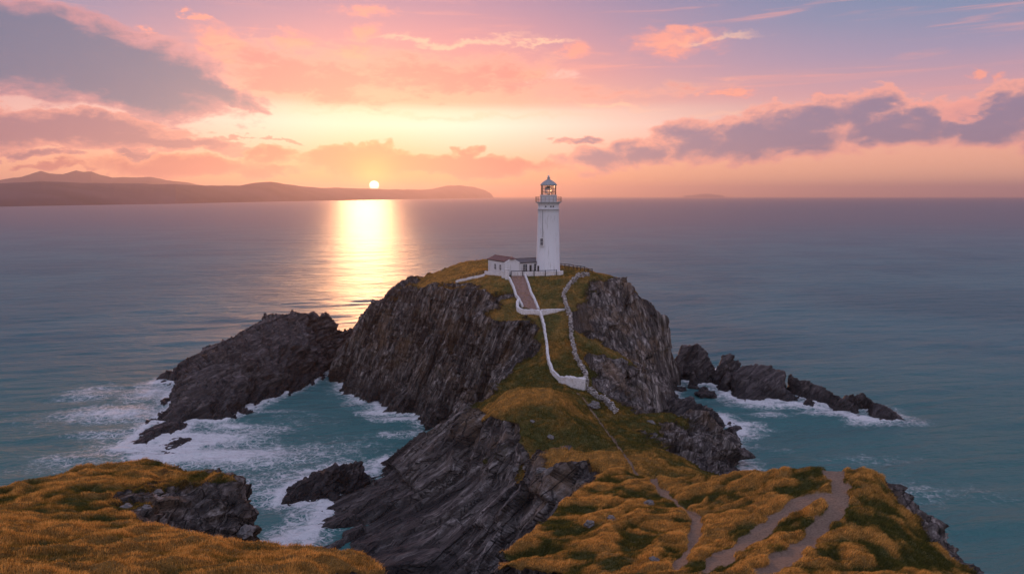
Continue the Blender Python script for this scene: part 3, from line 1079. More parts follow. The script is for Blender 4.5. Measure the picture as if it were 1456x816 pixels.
# ---------------------------------------------------------------- rocks standing in the sea
def sea_rock(name, label, base, lines, D, N, voxel=0.35, amp=0.8, thick=0.9, blk=5, group=None, cat='rock'):
    o, c = tin_solid(name, base, lines, step=1.2, voxel=voxel, depth=-2.0, pad=3)
    o.data.materials.clear()
    o.data.materials.append(M_SEAROCK)
    me = o.data
    co, no = get_co(me), get_no(me)
    rid = ridged(co @ np.stack([np.array(v) / s for v, s in zip(frame_of(D, N), (thick * 12, thick * 2.5, thick * 4))], 1), 4, 0.55)
    d = amp * (slabs(co, D, N, thick, blk) * 1.1 + slabs(co + 31, D, N, thick * 2.6, blk * 2) * 1.5 + (rid - 0.35) * 1.4 + slabs(co + 7, D, N, thick * .4, blk * .5) * 0.4 + fbm(co / 1.0, 3) * 0.2)
    me.vertices.foreach_set('co', (co + no * d[:, None]).astype(np.float32).ravel())
    me.update()
    tag(o, label, cat, group)
    return o


LD, LN = (-0.85, -0.45, -0.40), (-0.2, -0.4, 1.0)
sea_rock('rock_islet', 'long slanting dark rock islet in the sea left of the lighthouse island', 
         [W(222, 600), W(250, 607), W(275, 600), W(318, 600), W(357, 577), W(398, 563), W(440, 545), W(470, 525), W(487, 517), (-47, 196, 0), (-58, 203, 0), (-80, 200, 0), (-92, 186, 0), (-92, 172, 0), W(260, 545), W(250, 560), W(240, 580)],
         [A_(1, (270, 535, 158), (300, 502, 168), (340, 480, 178), (360, 462, 188), (385, 452, 192), (410, 449, 193), (440, 450, 193), (458, 446, 192)), A_(1, (458, 444, 192), (463, 441, 191.5), (468, 446, 191), (478, 463, 190)), A_(1, (478, 466, 190), (498, 466, 194), (508, 474, 198)),
          A_(1, (300, 540, 155)), A_(1, (345, 520, 160), (350, 560, 152)), A_(1, (400, 490, 173)), A_(1, (440, 490, 178)), A_(1, (400, 530, 163)), A_(1, (260, 580, 143)), A_(1, (470, 495, 185)), A_(1, (290, 575, 144.5)), A_(1, (250, 560, 151)), A_(1, (350, 500, 172))],
         LD, LN, voxel=0.4, amp=1.0, thick=1.1, blk=8)
sea_rock('rock_ledge', 'low wave-washed rock ledge at the left foot of the long islet', 
         [W(175, 637), W(190, 642), W(225, 625), W(262, 614), W(272, 604), W(240, 600), W(212, 606), W(190, 625)],
         [A_(1, (190, 632, 126.5), (215, 612, 132), (245, 601, 136), (262, 602, 137))], LD, LN, voxel=0.3, amp=0.45, thick=0.6, blk=5)
sea_rock('rock_ledge', 'foam-covered half drowned rock shelf left of the cove', 
         [W(200, 654), W(235, 656), W(262, 640), W(276, 622), W(255, 622), W(220, 640)],
         [A_(1, (215, 648, 123), (240, 637, 125.5), (262, 624, 128))], LD, LN, voxel=0.3, amp=0.35, thick=0.5, blk=5)
sea_rock('rock_stack', 'blocky black rock beside the middle promontory in the cove', 
         [W(402, 712), W(425, 715), W(455, 709), W(480, 700), W(515, 684), W(517, 676), W(480, 670), W(440, 680), W(410, 700)],
         [A_(1, (412, 706, 102.5), (432, 690, 105), (448, 676, 106)), A_(1, (452, 669, 106), (470, 664, 107), (482, 662, 107.5)), A_(1, (488, 657, 108), (512, 655, 108.5)), A_(1, (512, 670, 107.8)), A_(1, (470, 690, 104)), A_(1, (495, 682, 105.8))],
         (-0.5, -0.1, -0.9), (0.9, -0.2, -0.4), voxel=0.28, amp=0.5, thick=0.8, blk=4)
RD, RN = (-0.6, -0.3, -0.8), (0.7, -0.3, -0.5)
sea_rock('rock_stack', 'pointed twin-peaked dark rock just right of the lighthouse island', 
         [W(962, 540), W(985, 546), W(1010, 548), W(1022, 540), W(1018, 527), (57, 182, 0), (46, 182, 0), (42, 172, 0)],
         [A_(1, (963, 502, 174), (970, 491, 176), (980, 492, 176), (988, 490, 176)), A_(1, (992, 487, 175.5), (1003, 500, 174), (1015, 520, 171.5), (1019, 532, 170)), A_(1, (985, 525, 168))], RD, RN, voxel=0.35, amp=0.4, thick=1.2)
sea_rock('rock_stack', 'rounded dark rock at the left end of the right reef', 
         [W(1022, 552), W(1040, 556), W(1056, 545), W(1058, 530), (59, 178, 0), (52, 178, 0), W(1020, 540)],
         [A_(1, (1023, 515, 171), (1030, 504, 173), (1040, 504, 173), (1052, 514, 171)), A_(1, (1035, 530, 166))], RD, RN, voxel=0.35, amp=0.5, thick=0.9)
sea_rock('rock_reef', 'long low black reef tapering to the right in the open sea', 
         [W(1034, 560), W(1055, 572), W(1085, 574), W(1100, 571), W(1150, 578), W(1188, 584), W(1205, 582), (70, 155, 0), (66, 165, 0), (59, 171, 0), W(1040, 545)],
         [A_(1, (1042, 530, 165), (1055, 519, 167), (1078, 517, 167), (1100, 522, 165)), A_(1, (1100, 522, 165), (1130, 534, 161), (1165, 548, 157), (1185, 557, 154), (1200, 566, 151)), A_(1, (1065, 545, 161)), A_(1, (1110, 550, 157)), A_(1, (1150, 565, 152.5))], RD, RN, voxel=0.35, amp=0.34, thick=1.3, blk=8)
sea_rock('rock_reef', 'last low rock at the far right tip of the reef', 
         [W(1195, 584), W(1215, 594), W(1250, 598), W(1284, 597), W(1270, 588), (76, 152, 0), (71, 154, 0)],
         [A_(1, (1196, 570, 149), (1210, 558, 152), (1228, 559, 151)), A_(1, (1228, 559, 151), (1240, 569, 149), (1255, 575, 147), (1275, 592, 143.5))], RD, RN, voxel=0.3, amp=0.36, thick=1.0)
sea_rock('rock_spit', 'ragged black rock spit in the inlet behind the green neck', 
         [W(935, 602), W(975, 600), W(1000, 602), W(1030, 606), W(1025, 590), W(985, 584), W(960, 580), W(940, 588)],
         [A_(1, (945, 585, 140), (955, 568, 144), (975, 571, 143.5), (983, 565, 144.5)), A_(1, (983, 565, 144.5), (990, 574, 142), (1010, 577, 140.5), (1022, 588, 137.5))], RD, RN, voxel=0.3, amp=0.36, thick=1.0)
sea_rock('rock_spit', 'low dark rocks below the right end of the green neck', 
         [W(1010, 630), W(1035, 628), W(1054, 617), W(1048, 606), W(1030, 598), W(1010, 600)],
         [A_(1, (1018, 600, 129), (1035, 602, 128.5), (1047, 611, 126.5))], RD, RN, voxel=0.3, amp=0.4, thick=0.7)
small = [(968, 556, 1.5), (985, 553, 1.2), (1003, 563, 2.0), (1000, 556, 1.3), (967, 537, 1.3), (995, 547, 1.0), (412, 783, 0), (225, 596, 0)]
small_labels = ['small wet rock in the inlet nearest the island cliff', 'small wet rock in the middle of the inlet mouth', 'largest of the small rocks awash beside the twin-peaked rock',
                'small rock awash just behind the largest inlet rock', 'small rock tucked against the foot of the right cliff', 'smallest rock awash below the twin-peaked rock']


def boulder(name, label, cat, loc, s, mat, seed, group=None, flat=0.7):
    b = bmesh.new()
    bmesh.ops.create_icosphere(b, subdivisions=3, radius=1.0)
    V = np.array([v.co[:] for v in b.verts])
    n = fbm(V * 1.3 + seed * 7.7, 3)
    q = np.sign(perlin(V * 2.2 + seed)) * 0.08
    for v, k, j in zip(b.verts, n, q):
        v.co *= (1 + 0.4 * k + j)
        v.co.x *= s * 1.25; v.co.y *= s * 0.9; v.co.z *= s * flat
    me = bpy.data.meshes.new(name)
    b.to_mesh(me); b.free()
    me.materials.append(mat)
    o = bpy.data.objects.new(name, me)
    o.location = loc
    o.rotation_euler = (0, 0, seed)
    COL.objects.link(o)
    return tag(o, label, cat, group)


for k, ((px, py, s), lab) in enumerate(zip(small, small_labels)):
    p = W(px, py)
    boulder('rock', lab, 'rock', (p[0], p[1], 0.1), s, M_SEAROCK, k + 1, 'small rocks awash in the right inlet')

# ---------------------------------------------------------------- sea
def sea_material():
    m, g, b = new_mat('sea_water')
    pos = g.geo('Position')
    foam = g.attr('foam')
    flat = g.vmap(pos, scale=(1, 1, 0))
    sw = g.vmap(g.vmap(flat, rot=(0, 0, R(-12))), scale=(0.35, 1.0, 0))
    w1 = g.noise(sw, 0.16, 4, 0.55, 0.4)
    w2 = g.noise(sw, 0.9, 5, 0.6, 0.3)
    w3 = g.noise(flat, 3.2, 4, 0.6)
    w0 = g.noise(sw, 0.02, 4, 0.55, 0.3)
    h = g.add(g.mul(w1, 1.9), g.mul(w2, 0.50), g.mul(w3, 0.12), g.mul(w0, 4.0))
    px, py, pz = g.sep(pos)
    calm = g.step(py, 150, 900, 1.6, 0.45)
    nrm = g.bump(g.mul(h, calm), 1.0, 1.2)
    cl = g.noise(flat, 0.012, 4, 0.55, 0.5)
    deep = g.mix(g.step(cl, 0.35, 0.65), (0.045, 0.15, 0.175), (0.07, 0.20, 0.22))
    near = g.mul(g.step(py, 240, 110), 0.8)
    deep = g.mix(g.step(py, 250, 1500), deep, (0.15, 0.145, 0.16))  # paler sky sheen on distant water put into its base colour
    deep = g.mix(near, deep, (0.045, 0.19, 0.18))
    # foam: lace of cell edges where the surf has run, solid where it breaks
    wv = g.n.new('ShaderNodeVectorMath'); wv.operation = 'ADD'
    nc = g.noise(flat, 0.5, 3, 0.6, 0, True)
    g.l.new(flat, wv.inputs[0])
    vs = g.n.new('ShaderNodeVectorMath'); vs.operation = 'SCALE'
    g.l.new(nc, vs.inputs[0]); vs.inputs['Scale'].default_value = 2.6
    g.l.new(vs.outputs[0], wv.inputs[1])
    fl = g.vmap(wv.outputs[0], rot=(0, 0, R(-25)), scale=(0.75, 1.15, 0))
    e1 = g.voro(fl, 0.55, 'DISTANCE_TO_EDGE')
    e2 = g.voro(fl, 1.7, 'DISTANCE_TO_EDGE')
    n1 = g.noise(flat, 0.45, 6, 0.7, 0.8)
    n2 = g.noise(flat, 2.2, 5, 0.7, 0.5)
    lace = g.m('MAXIMUM', g.mul(g.step(e1, 0.11, 0.0), 0.9), g.mul(g.step(e2, 0.12, 0.0), 0.7))
    dens = g.add(foam, g.mul(g.add(n1, -0.5), 1.0), g.mul(g.add(n2, -0.5), 0.5))
    solid = g.mul(g.step(dens, 0.60, 0.95), g.step(g.add(n2, g.mul(g.m('SUBTRACT', 1.0, lace), 0.06)), 0.30, 0.5, 0.55, 1.0))
    lacem = g.mul(lace, g.step(dens, 0.25, 0.6))
    caps = g.mul(g.step(g.noise(sw, 0.35, 7, 0.72, 0.6), 0.69, 0.76), g.step(py, 420, 200), 0.35)
    f = g.m('MAXIMUM', g.m('MAXIMUM', solid, lacem), caps, clamp=True)
    f = g.mul(f, g.step(foam, -0.01, 0.12, 0.25, 1.0))
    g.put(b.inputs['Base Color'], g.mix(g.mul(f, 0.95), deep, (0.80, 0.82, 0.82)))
    g.put(b.inputs['Roughness'], g.m('MAXIMUM', g.step(py, 120, 500, 0.42, 0.43), g.mul(f, 0.75)))
    b.inputs['IOR'].default_value = 1.33
    b.inputs['Specular IOR Level'].default_value = 0.5
    g.put(b.inputs['Normal'], nrm)
    return m


def build_sea():
    rs = [8.0]
    while rs[-1] < 32000:
        r = rs[-1]
        rs.append(r * (1.03 if r < 70 else 1.0042 if r < 330 else 1.013 if r < 3000 else 1.05))
    rs = np.array(rs)
    fine = np.arange(-52, 52.01, 0.22)
    th = np.concatenate([np.arange(-180, -52, 4.0), fine, np.arange(56, 180, 4.0)])
    T, Rr = np.meshgrid(np.radians(th), rs)
    x, y = (Rr * np.sin(T)).ravel(), (Rr * np.cos(T)).ravel()
    nt, nr = len(th), len(rs)
    p = np.stack([x, y, 0 * x], 1)
    c, s = math.cos(R(14)), math.sin(R(14))
    q = np.stack([(x * c + y * s) / 26, (-x * s + y * c) / 7, 0 * x], 1)
    rr = Rr.ravel()
    z = (perlin(q) * 0.42 + perlin(q * 2.3 + 5) * 0.20) * sstep(rr, 900, 250) + perlin(q * 0.31 + 9) * 0.5 * sstep(rr, 3000, 900)
    # calmer inside the cove
    # foam from the distance to every shore
    reg = (rr > 60) & (rr < 320) & (np.abs(x) < 150) & (y > 40)
    fo = np.zeros(len(x))
    idx = np.where(reg)[0]
    d = np.full(len(idx), 1e9)
    ins = np.zeros(len(idx), bool)
    P = p[idx]
    shore = np.concatenate([np.array(c_) for c_ in WATER_CONTOURS])
    for s0 in range(0, len(idx), 8000):
        qq = P[s0:s0 + 8000, :2]
        d[s0:s0 + 8000] = np.sqrt(((qq[:, None] - shore[None]) ** 2).sum(2).min(1))
    nz = fbm(P / np.array([9.0, 9.0, 1]) + 3, 3)
    f = np.exp(-d / 2.0) * 0.85 + np.exp(-d / 7.0) * 0.42 * (0.7 + nz)
    surf = [(165, 590, 14, 7, .85), (215, 560, 8, 10, .75), (235, 545, 5, 7, .5), (290, 625, 14, 5, .85), (330, 650, 18, 7, .72), (400, 645, 16, 6, .45), (250, 655, 12, 4, .75), (370, 612, 8, 4, .6), (330, 608, 7, 3, .8), (390, 585, 8, 2, .5),
            (405, 770, 5, 8, .75), (430, 740, 4, 9, .6), (455, 720, 3, 3, .6), (540, 588, 6, 3, .95), (510, 572, 4, 4, .8), (575, 597, 8, 2, 1.0), (560, 620, 6, 3, .5), (590, 615, 5, 4, .4), (420, 680, 8, 5, .55),
            (1110, 578, 10, 2.2, .8), (1180, 588, 8, 2, .8), (1095, 590, 6, 3, .6), (1215, 597, 5, 2, .5), (1055, 603, 6, 3, .8), (1075, 610, 7, 2, .5), (1020, 555, 4, 5, .65), (1035, 570, 4, 5, .5), (1250, 603, 10, 2, .45), (1075, 640, 12, 5, .3), (1290, 700, 10, 7, .36),
            (1240, 655, 14, 4, .34), (1380, 700, 14, 6, .3), (90, 655, 10, 5, .45), (60, 670, 16, 4, .3), (480, 640, 14, 12, .36), (420, 600, 14, 10, .3), (350, 690, 10, 8, .5), (240, 640, 18, 6, .8), (130, 560, 10, 10, .6), (60, 600, 24, 12, .26), (160, 620, 12, 4, .6), (300, 540, 2, 2, 0)]
    for px, py, rx, ry, k in surf:
        c0 = W(px, py)
        g_ = np.exp(-(((P[:, 0] - c0[0]) / rx) ** 2 + ((P[:, 1] - c0[1]) / ry) ** 2))
        f = np.maximum(f, g_ * k) + 0.25 * g_ * np.minimum(f, k)
    # keep the inlets by the neck from being all white
    fo[idx] = np.clip(f, 0, 1)
    z[idx] += np.clip(f - 0.35, 0, 1) * (0.35 + 0.5 * perlin(P / 1.3))
    z = z * 1.0 + 0.1
    V = np.stack([x, y, z], 1)
    a = np.arange(nr - 1)[:, None] * nt + np.arange(nt)[None]
    b_ = np.arange(nr - 1)[:, None] * nt + (np.arange(nt)[None] + 1) % nt
    F = np.stack([a, b_, b_ + nt, a + nt], 2).reshape(-1, 4)[:, ::-1]
    o = np_mesh('sea', V, F, sea_material())
    set_attr(o.data, 'foam', fo)
    tag(o, kind='structure')
    return o


build_sea()

# ---------------------------------------------------------------- far coast
def far_ridge(name, prof, water, mat, thick_k=0.10, seed=1.0):
    """prof: photo ridge points (px, py); water: (px, py) of the shore line; heights from the distance to the shore"""
    xs = np.array([p[0] for p in prof], float)
    ys = np.array([p[1] for p in prof], float)
    n = 600
    X = np.linspace(xs[0], xs[-1], n)
    Yp = np.interp(X, xs, ys)
    wx = np.array([p[0] for p in water], float)
    wd = np.array([p[1] for p in water], float)
    nz = fbm(np.stack([X / 26, X * 0 + seed, X * 0], 1), 3) * 0.9
    rows = []
    for k in range(n):
        Dd = np.exp(np.interp(X[k], wx, np.log(wd)))
        shore = np.array(ray(X[k], 290)); shore = shore / shore[1] * Dd; shore[2] = -2
        Yc = Dd * 1.18 + 120
        crest = np.array(atY(X[k], Yp[k] + nz[k] * 0.8, Yc))
        back = crest * np.array([1.25, 1.25, 0]); back[2] = -5
        row = []
        m = 12
        for j in range(m + 1):
            t = j / m
            q = shore + (crest - shore) * t
            q[2] = shore[2] + (crest[2] - shore[2]) * (t ** 0.62) if j else -3
            row.append(q)
        row.append(back)
        rows.append(row)
    P = np.array(rows)
    m = P.shape[1]
    flat = P.reshape(-1, 3)
    amp = np.tile(np.array([0] + [1] * (m - 3) + [0, 0]), n)
    dist = flat[:, 1]
    flat[:, 2] += amp * fbm(np.stack([flat[:, 0] / 420.0, flat[:, 1] / 420.0, 0 * dist + seed], 1), 3) * dist * 0.0012
    F = []
    for i in range(n - 1):
        for j in range(m - 1): F.append((i * m + j, (i + 1) * m + j, (i + 1) * m + j + 1, i * m + j + 1))
    # end caps
    F = np.array(F)
    o = np_mesh(name, flat, F, mat)
    tag(o, kind='structure')
    return o


M_HILL = simple('heather_hillside', (0.085, 0.055, 0.065), 0.95, 0.5, 0.002)
far_ridge('distant_hills', [(-160, 262), (-60, 258), (0, 256), (30, 252), (45, 247), (58, 243), (70, 247), (90, 247.5), (108, 242.5), (118, 245), (130, 244), (142, 248.5), (160, 253), (190, 252), (215, 252), (235, 256), (262, 259), (290, 264), (310, 272), (330, 282)],
          [(-160, 6500), (330, 9000)], M_HILL, seed=3)
far_ridge('hills', [(-160, 262), (-60, 262), (0, 261), (60, 258), (110, 260), (180, 261), (250, 262), (290, 264), (340, 264), (362, 260), (385, 258.5), (400, 261), (425, 264.5), (450, 267), (500, 267.5), (540, 269), (600, 270), (618, 268), (636, 264), (655, 263.5), (675, 266), (690, 270.5), (698, 275), (702, 281)],
          [(-160, 2500), (0, 3150), (250, 4300), (450, 7000), (600, 11500), (703, 17000)], M_HILL, seed=1)
far_ridge('horizon_island', [(972, 278.9), (985, 277.6), (997, 275.6), (1008, 275.2), (1020, 277.4), (1030, 278.9)], [(975, 24000), (1030, 24000)], M_HILL, seed=5)

# ---------------------------------------------------------------- haze
HAZE_DENSITY = 0.00007
def build_haze():
    m = bpy.data.materials.new('sea_haze')
    m.use_nodes = True
    nt = m.node_tree
    nt.nodes.clear()
    out = nt.nodes.new('ShaderNodeOutputMaterial')
    v = nt.nodes.new('ShaderNodeVolumePrincipled')
    v.inputs['Color'].default_value = (0.97, 0.78, 0.80, 1)
    v.inputs['Density'].default_value = HAZE_DENSITY
    v.inputs['Anisotropy'].default_value = 0.65
    nt.links.new(v.outputs[0], out.inputs['Volume'])
    b = MB()
    b.box((0, 0, 240), (66000, 66000, 492))
    o = b.build('haze', m)
    tag(o, kind='stuff')
    return o


build_haze()

# ---------------------------------------------------------------- lighthouse
def build_lighthouse():
    bx, by, bz = 8.75, 165.0, 29.3
    t = empty('lighthouse', (bx, by, bz))
    tag(t, 'tall white round lighthouse tower with glazed lantern on the island top', 'lighthouse')
    b = MB()
    b.lathe([(3.12, -2.0), (3.12, 0.55), (3.0, 0.72), (2.93, 0.75), (2.53, 14.6), (2.5, 15.5), (2.62, 15.55), (2.62, 15.72), (2.5, 15.78), (2.5, 16.75), (2.62, 16.95), (2.8, 17.1)], 64)
    tw = b.build('tower', M_WHITE, t, smooth=False)
    for p in tw.data.polygons: p.use_smooth = abs(p.normal.z) < 0.5
    MB().lathe([(2.8, 17.1), (3.15, 17.16), (3.15, 17.34), (2.9, 17.34)], 48).build('gallery_deck', M_LEAD, t)
    MB().lathe([(1.98, 17.34), (1.98, 18.85), (2.1, 18.88), (2.1, 19.0), (1.9, 19.0)], 48).build('lantern_base', M_WHITE, t, smooth=False)
    gl = MB().lathe([(1.74, 19.0), (1.74, 21.25)], 16).build('lantern_glass', M_GLASS, t)
    # remove the glass end caps
    bm = bmesh.new(); bm.from_mesh(gl.data)
    bmesh.ops.delete(bm, geom=[f for f in bm.faces if len(f.verts) > 4], context='FACES'); bm.to_mesh(gl.data); bm.free()
    b = MB()
    for k in range(12):
        a = 2 * math.pi * k / 12 + 0.13
        b.bar((1.8 * math.cos(a), 1.8 * math.sin(a), 19), (1.8 * math.cos(a), 1.8 * math.sin(a), 21.3), 0.05, 6)
    for z in (19.75, 20.5, 21.25):
        for k in range(12):
            a, c = 2 * math.pi * k / 12 + 0.13, 2 * math.pi * (k + 1) / 12 + 0.13
            b.bar((1.8 * math.cos(a), 1.8 * math.sin(a), z), (1.8 * math.cos(c), 1.8 * math.sin(c), z), 0.035, 6)
    b.build('glazing_bars', M_IRON, t)
    ln = MB().lathe([(0.25, 18.9), (0.25, 19.3), (0.62, 19.5), (0.78, 19.9), (0.82, 20.15), (0.78, 20.4), (0.62, 20.8), (0.3, 21.1)], 24).build('lens', M_GLASS, t, smooth=True)
    b = MB()
    for z, r in ((19.5, .66), (19.8, .79), (20.15, .86), (20.5, .79), (20.8, .66)):
        for k in range(16):
            a, c = 2 * math.pi * k / 16, 2 * math.pi * (k + 1) / 16
            b.bar((r * math.cos(a), r * math.sin(a), z), (r * math.cos(c), r * math.sin(c), z), 0.03, 5)
    for k in range(6):
        a = 2 * math.pi * k / 6 + .3
        b.bar((.86 * math.cos(a), .86 * math.sin(a), 19.2), (.86 * math.cos(a), .86 * math.sin(a), 21.2), 0.035, 5)
    b.bar((0, 0, 18.4), (0, 0, 19.3), 0.22, 10)
    b.build('lens_frame', M_BRASS, ln)
    rf = MB().lathe([(2.0, 21.25), (2.06, 21.32), (2.02, 21.42), (1.45, 22.0), (0.75, 22.45), (0.36, 22.62), (0.32, 22.95), (0.46, 23.0), (0.3, 23.12), (0.1, 23.15)], 16).build('dome', M_LEAD, t)
    b = MB()
    bmesh.ops.create_icosphere(b.b, subdivisions=2, radius=0.27, matrix=Matrix.Translation((0, 0, 23.38)))
    b.bar((0, 0, 23.6), (0, 0, 24.6), 0.035, 6)
    b.build('finial', M_WHITE, rf)
    b = MB()
    for k in range(20):
        a = 2 * math.pi * k / 20
        b.bar((3.08 * math.cos(a), 3.08 * math.sin(a), 17.3), (3.08 * math.cos(a), 3.08 * math.sin(a), 18.55), 0.038, 6)
    for z in (17.75, 18.15, 18.55):
        for k in range(40):
            a, c = 2 * math.pi * k / 40, 2 * math.pi * (k + 1) / 40
            b.bar((3.08 * math.cos(a), 3.08 * math.sin(a), z), (3.08 * math.cos(c), 3.08 * math.sin(c), z), 0.03, 5)
    b.build('gallery_railing', M_IRON, t)

    def on_tower(ang, z, r):
        return (r * math.sin(ang), -r * math.cos(ang), z)
    # window facing the photographer
    def tower_window(ang, z, w, h, par):
        r = 2.93 - (z - 0.75) * 0.0289
        p = on_tower(ang, z, r)
        f = MB()
        f.box((p[0], p[1], z), (w + .36, .34, h + .36), ang)
        fo = f.build('window', M_WALLWHITE, par)
        q = on_tower(ang, z, r + .13)
        MB().box((q[0], q[1], z), (w, .16, h), ang).build('pane', M_PANE, fo)
        q = on_tower(ang, z, r + .16)
        MB().box((q[0], q[1], z - h / 2 - .16), (w + .5, .36, .12), ang).build('sill', M_WALLWHITE, fo)
        q = on_tower(ang, z, r + .215)
        MB().box((q[0], q[1], z), (.05, .05, h), ang).box((q[0], q[1], z), (w, .045, .05), ang).build('glazing_bar', M_WALLWHITE, fo)
    tower_window(-0.62, 7.9, .62, 1.6, t)
    # small square vents under the gallery
    for a in (0.18, 0.42, -0.3):
        p = on_tower(a, 16.25, 2.5)
        MB().box((p[0], p[1], 16.25), (.28, .12, .34), a).build('vent', M_DARK, t)
    # lightning conductor
    b = MB()
    pts = [on_tower(-0.60, z, 2.93 - max(0, z - 0.75) * 0.0289 + 0.05) for z in (15.5, 9.0)]
    b.bar(pts[0], pts[1], 0.035, 5)
    b.build('conductor', M_DARK, t)


build_lighthouse()


# ---------------------------------------------------------------- keepers' buildings
def house_block(root, p0, p1, depth, h, rise, roof_mat, z0, openings, gables=True):
    """block whose front wall runs p0 -> p1 (plan), everything in world space under root (an Empty at the origin of the block)"""
    p0, p1 = Vector(p0), Vector(p1)
    L = (p1 - p0).length
    ang = math.atan2((p1 - p0).y, (p1 - p0).x)
    root.location = (p0.x, p0.y, z0)
    root.rotation_euler = (0, 0, ang)
    b = MB()
    b.poly([(0, 0, -1.6), (L, 0, -1.6), (L, depth, -1.6), (0, depth, -1.6), (0, 0, h), (L, 0, h), (L, depth, h), (0, depth, h), (0, depth / 2, h + rise), (L, depth / 2, h + rise)],
           [(3, 2, 1, 0), (0, 1, 5, 4), (2, 3, 7, 6), (1, 2, 6, 9, 5), (3, 0, 4, 8, 7), (4, 5, 9, 8), (6, 7, 8, 9)])
    b.build('wall', M_WHITE, root)
    ov, th = 0.18, 0.14
    b = MB()
    for sgn in (0, 1):
        y0, z0_ = (-ov, h - ov * rise / (depth / 2)) if sgn == 0 else (depth + ov, h - ov * rise / (depth / 2))
        y1, z1 = depth / 2, h + rise
        vs = [(-ov, y0, z0_ + .02), (L + ov, y0, z0_ + .02), (L + ov, y1, z1 + .02), (-ov, y1, z1 + .02)]
        vs += [(v[0], v[1], v[2] + th) for v in vs]
        b.poly(vs, [(0, 1, 2, 3), (7, 6, 5, 4), (0, 4, 5, 1), (1, 5, 6, 2), (2, 6, 7, 3), (3, 7, 4, 0)])
    rf = b.build('roof', roof_mat, root)
    MB().box((L / 2, depth / 2, h + rise + .17), (L + .3, .22, .12)).build('ridge', roof_mat, rf)
    MB().box((L / 2, -.14, h - .1), (L + .2, .12, .12)).build('gutter', M_DARK, rf)
    for kind, x, w, zz, hh in openings:
        if kind == 'window':
            f = MB()
            for bx_, bz_, sx, sz in ((x, zz + hh / 2 + .06, w + .24, .12), (x, zz - hh / 2 - .06, w + .3, .12), (x - w / 2 - .06, zz, .12, hh), (x + w / 2 + .06, zz, .12, hh)):
                f.box((bx_, -.03, bz_), (sx, .12, sz))
            fo = f.build('window', M_WALLWHITE, root)
            MB().box((x, .0, zz), (w, .05, hh)).build('pane', M_PANE, fo)
            q = MB()
            q.box((x, -.04, zz), (.06, .05, hh)).box((x, -.038, zz), (w, .045, .06))
            if w > .8: q.box((x, -.036, zz + hh * .25), (w, .04, .05)).box((x, -.036, zz - hh * .25), (w, .04, .05))
            q.build('glazing_bar', M_WALLWHITE, fo)
        else:
            d = MB().box((x, -.02, zz), (w, .1, hh)).build('door', M_DARK, root)
            MB().box((x + w * .35, -.09, zz), (.06, .05, .16)).build('handle', M_BRASS, d)
    return ang, L


HZ = 29.3
ha = empty('cottage', (0, 0, 0))
tag(ha, 'white cottage with dark red slate roof and two narrow windows, leftmost of the group', 'house')
house_block(ha, (-5.9, 168.2), (-1.75, 161.6), 4.0, 3.3, 0.75, M_REDSLATE, HZ, [('window', 3.5, .75, 1.75, 1.3), ('window', 5.9, .75, 1.75, 1.3)])
hb = empty('cottage', (0, 0, 0))
tag(hb, 'white gabled entrance building between the two cottages with plain front wall', 'house')


def gable_block(root):
    root.location = (-1.75, 160.7, HZ)
    w, dpt, h, r = 3.5, 5.0, 3.0, 1.05
    b = MB()
    b.poly([(0, 0, -1.8), (w, 0, -1.8), (w, dpt, -1.8), (0, dpt, -1.8), (0, 0, h), (w, 0, h), (w, dpt, h), (0, dpt, h), (w / 2, 0, h + r), (w / 2, dpt, h + r)],
           [(3, 2, 1, 0), (0, 1, 5, 8, 4), (2, 3, 7, 9, 6), (1, 2, 6, 5), (3, 0, 4, 7), (4, 8, 9, 7), (5, 6, 9, 8)])
    b.build('wall', M_WHITE, root)
    b = MB()
    for s in (0, 1):
        x0, x1 = (-.12, w / 2) if s == 0 else (w + .12, w / 2)
        z0 = h - .12 * r / (w / 2)
        vs = [(x0, .3, z0 + .02), (x0, dpt + .1, z0 + .02), (x1, dpt + .1, h + r + .02), (x1, .3, h + r + .02)]
        vs += [(v[0], v[1], v[2] + .14) for v in vs]
        b.poly(vs, [(0, 1, 2, 3), (7, 6, 5, 4), (0, 4, 5, 1), (1, 5, 6, 2), (2, 6, 7, 3), (3, 7, 4, 0)])
    b.build('roof', M_SLATE, root)
    # raised coping with a rounded cap and a red cap tile
    b = MB()
    for s in (-1, 1):
        b.bar((w / 2 + s * (w / 2 + .1), 0.08, h - .02), (w / 2 + s * .42, 0.08, h + r * .82), 0.15, 6)
    b.build('coping', M_WALLWHITE, root)
    b = MB()
    b.lathe([(.62, 0), (.62, .18), (.4, .42), (.12, .5)], 16, (w / 2, .12, h + r - .2))
    b.build('chimney_cap', M_REDSLATE, root)


gable_block(hb)
hc = empty('cottage', (0, 0, 0))
tag(hc, 'white cottage with grey slate roof, big windows and dark door beside the tower', 'house')
house_block(hc, (1.75, 161.9), (6.9, 165.0), 3.8, 2.95, 0.7, M_SLATE, HZ, [('window', 1.6, 1.15, 1.65, 1.75), ('door', 3.15, .55, 1.15, 2.3), ('window', 4.75, 1.2, 1.65, 1.75)])
# round-headed porch against the tower
pr = empty('porch', (6.35, 163.2, HZ))
tag(pr, 'tiny white arched porch at the foot of the tower beside the cottage', 'porch')
b = MB()
prof = [(-.55, -1.0), (.55, -1.0), (.55, 1.9)] + [(.55 * math.cos(a), 1.9 + .55 * math.sin(a)) for a in np.linspace(.3, math.pi - .3, 7)] + [(-.55, 1.9)]
n = len(prof)
b.poly([(x, 0, z) for x, z in prof] + [(x, 1.0, z) for x, z in prof], [tuple(range(n)), tuple(reversed(range(n, 2 * n)))] + [(i, (i + 1) % n, n + (i + 1) % n, n + i) for i in range(n)])
b.build('wall', M_WHITE, pr)
MB().box((0, -.01, 1.15), (.5, .08, 1.9)).build('door', M_DARK, pr)

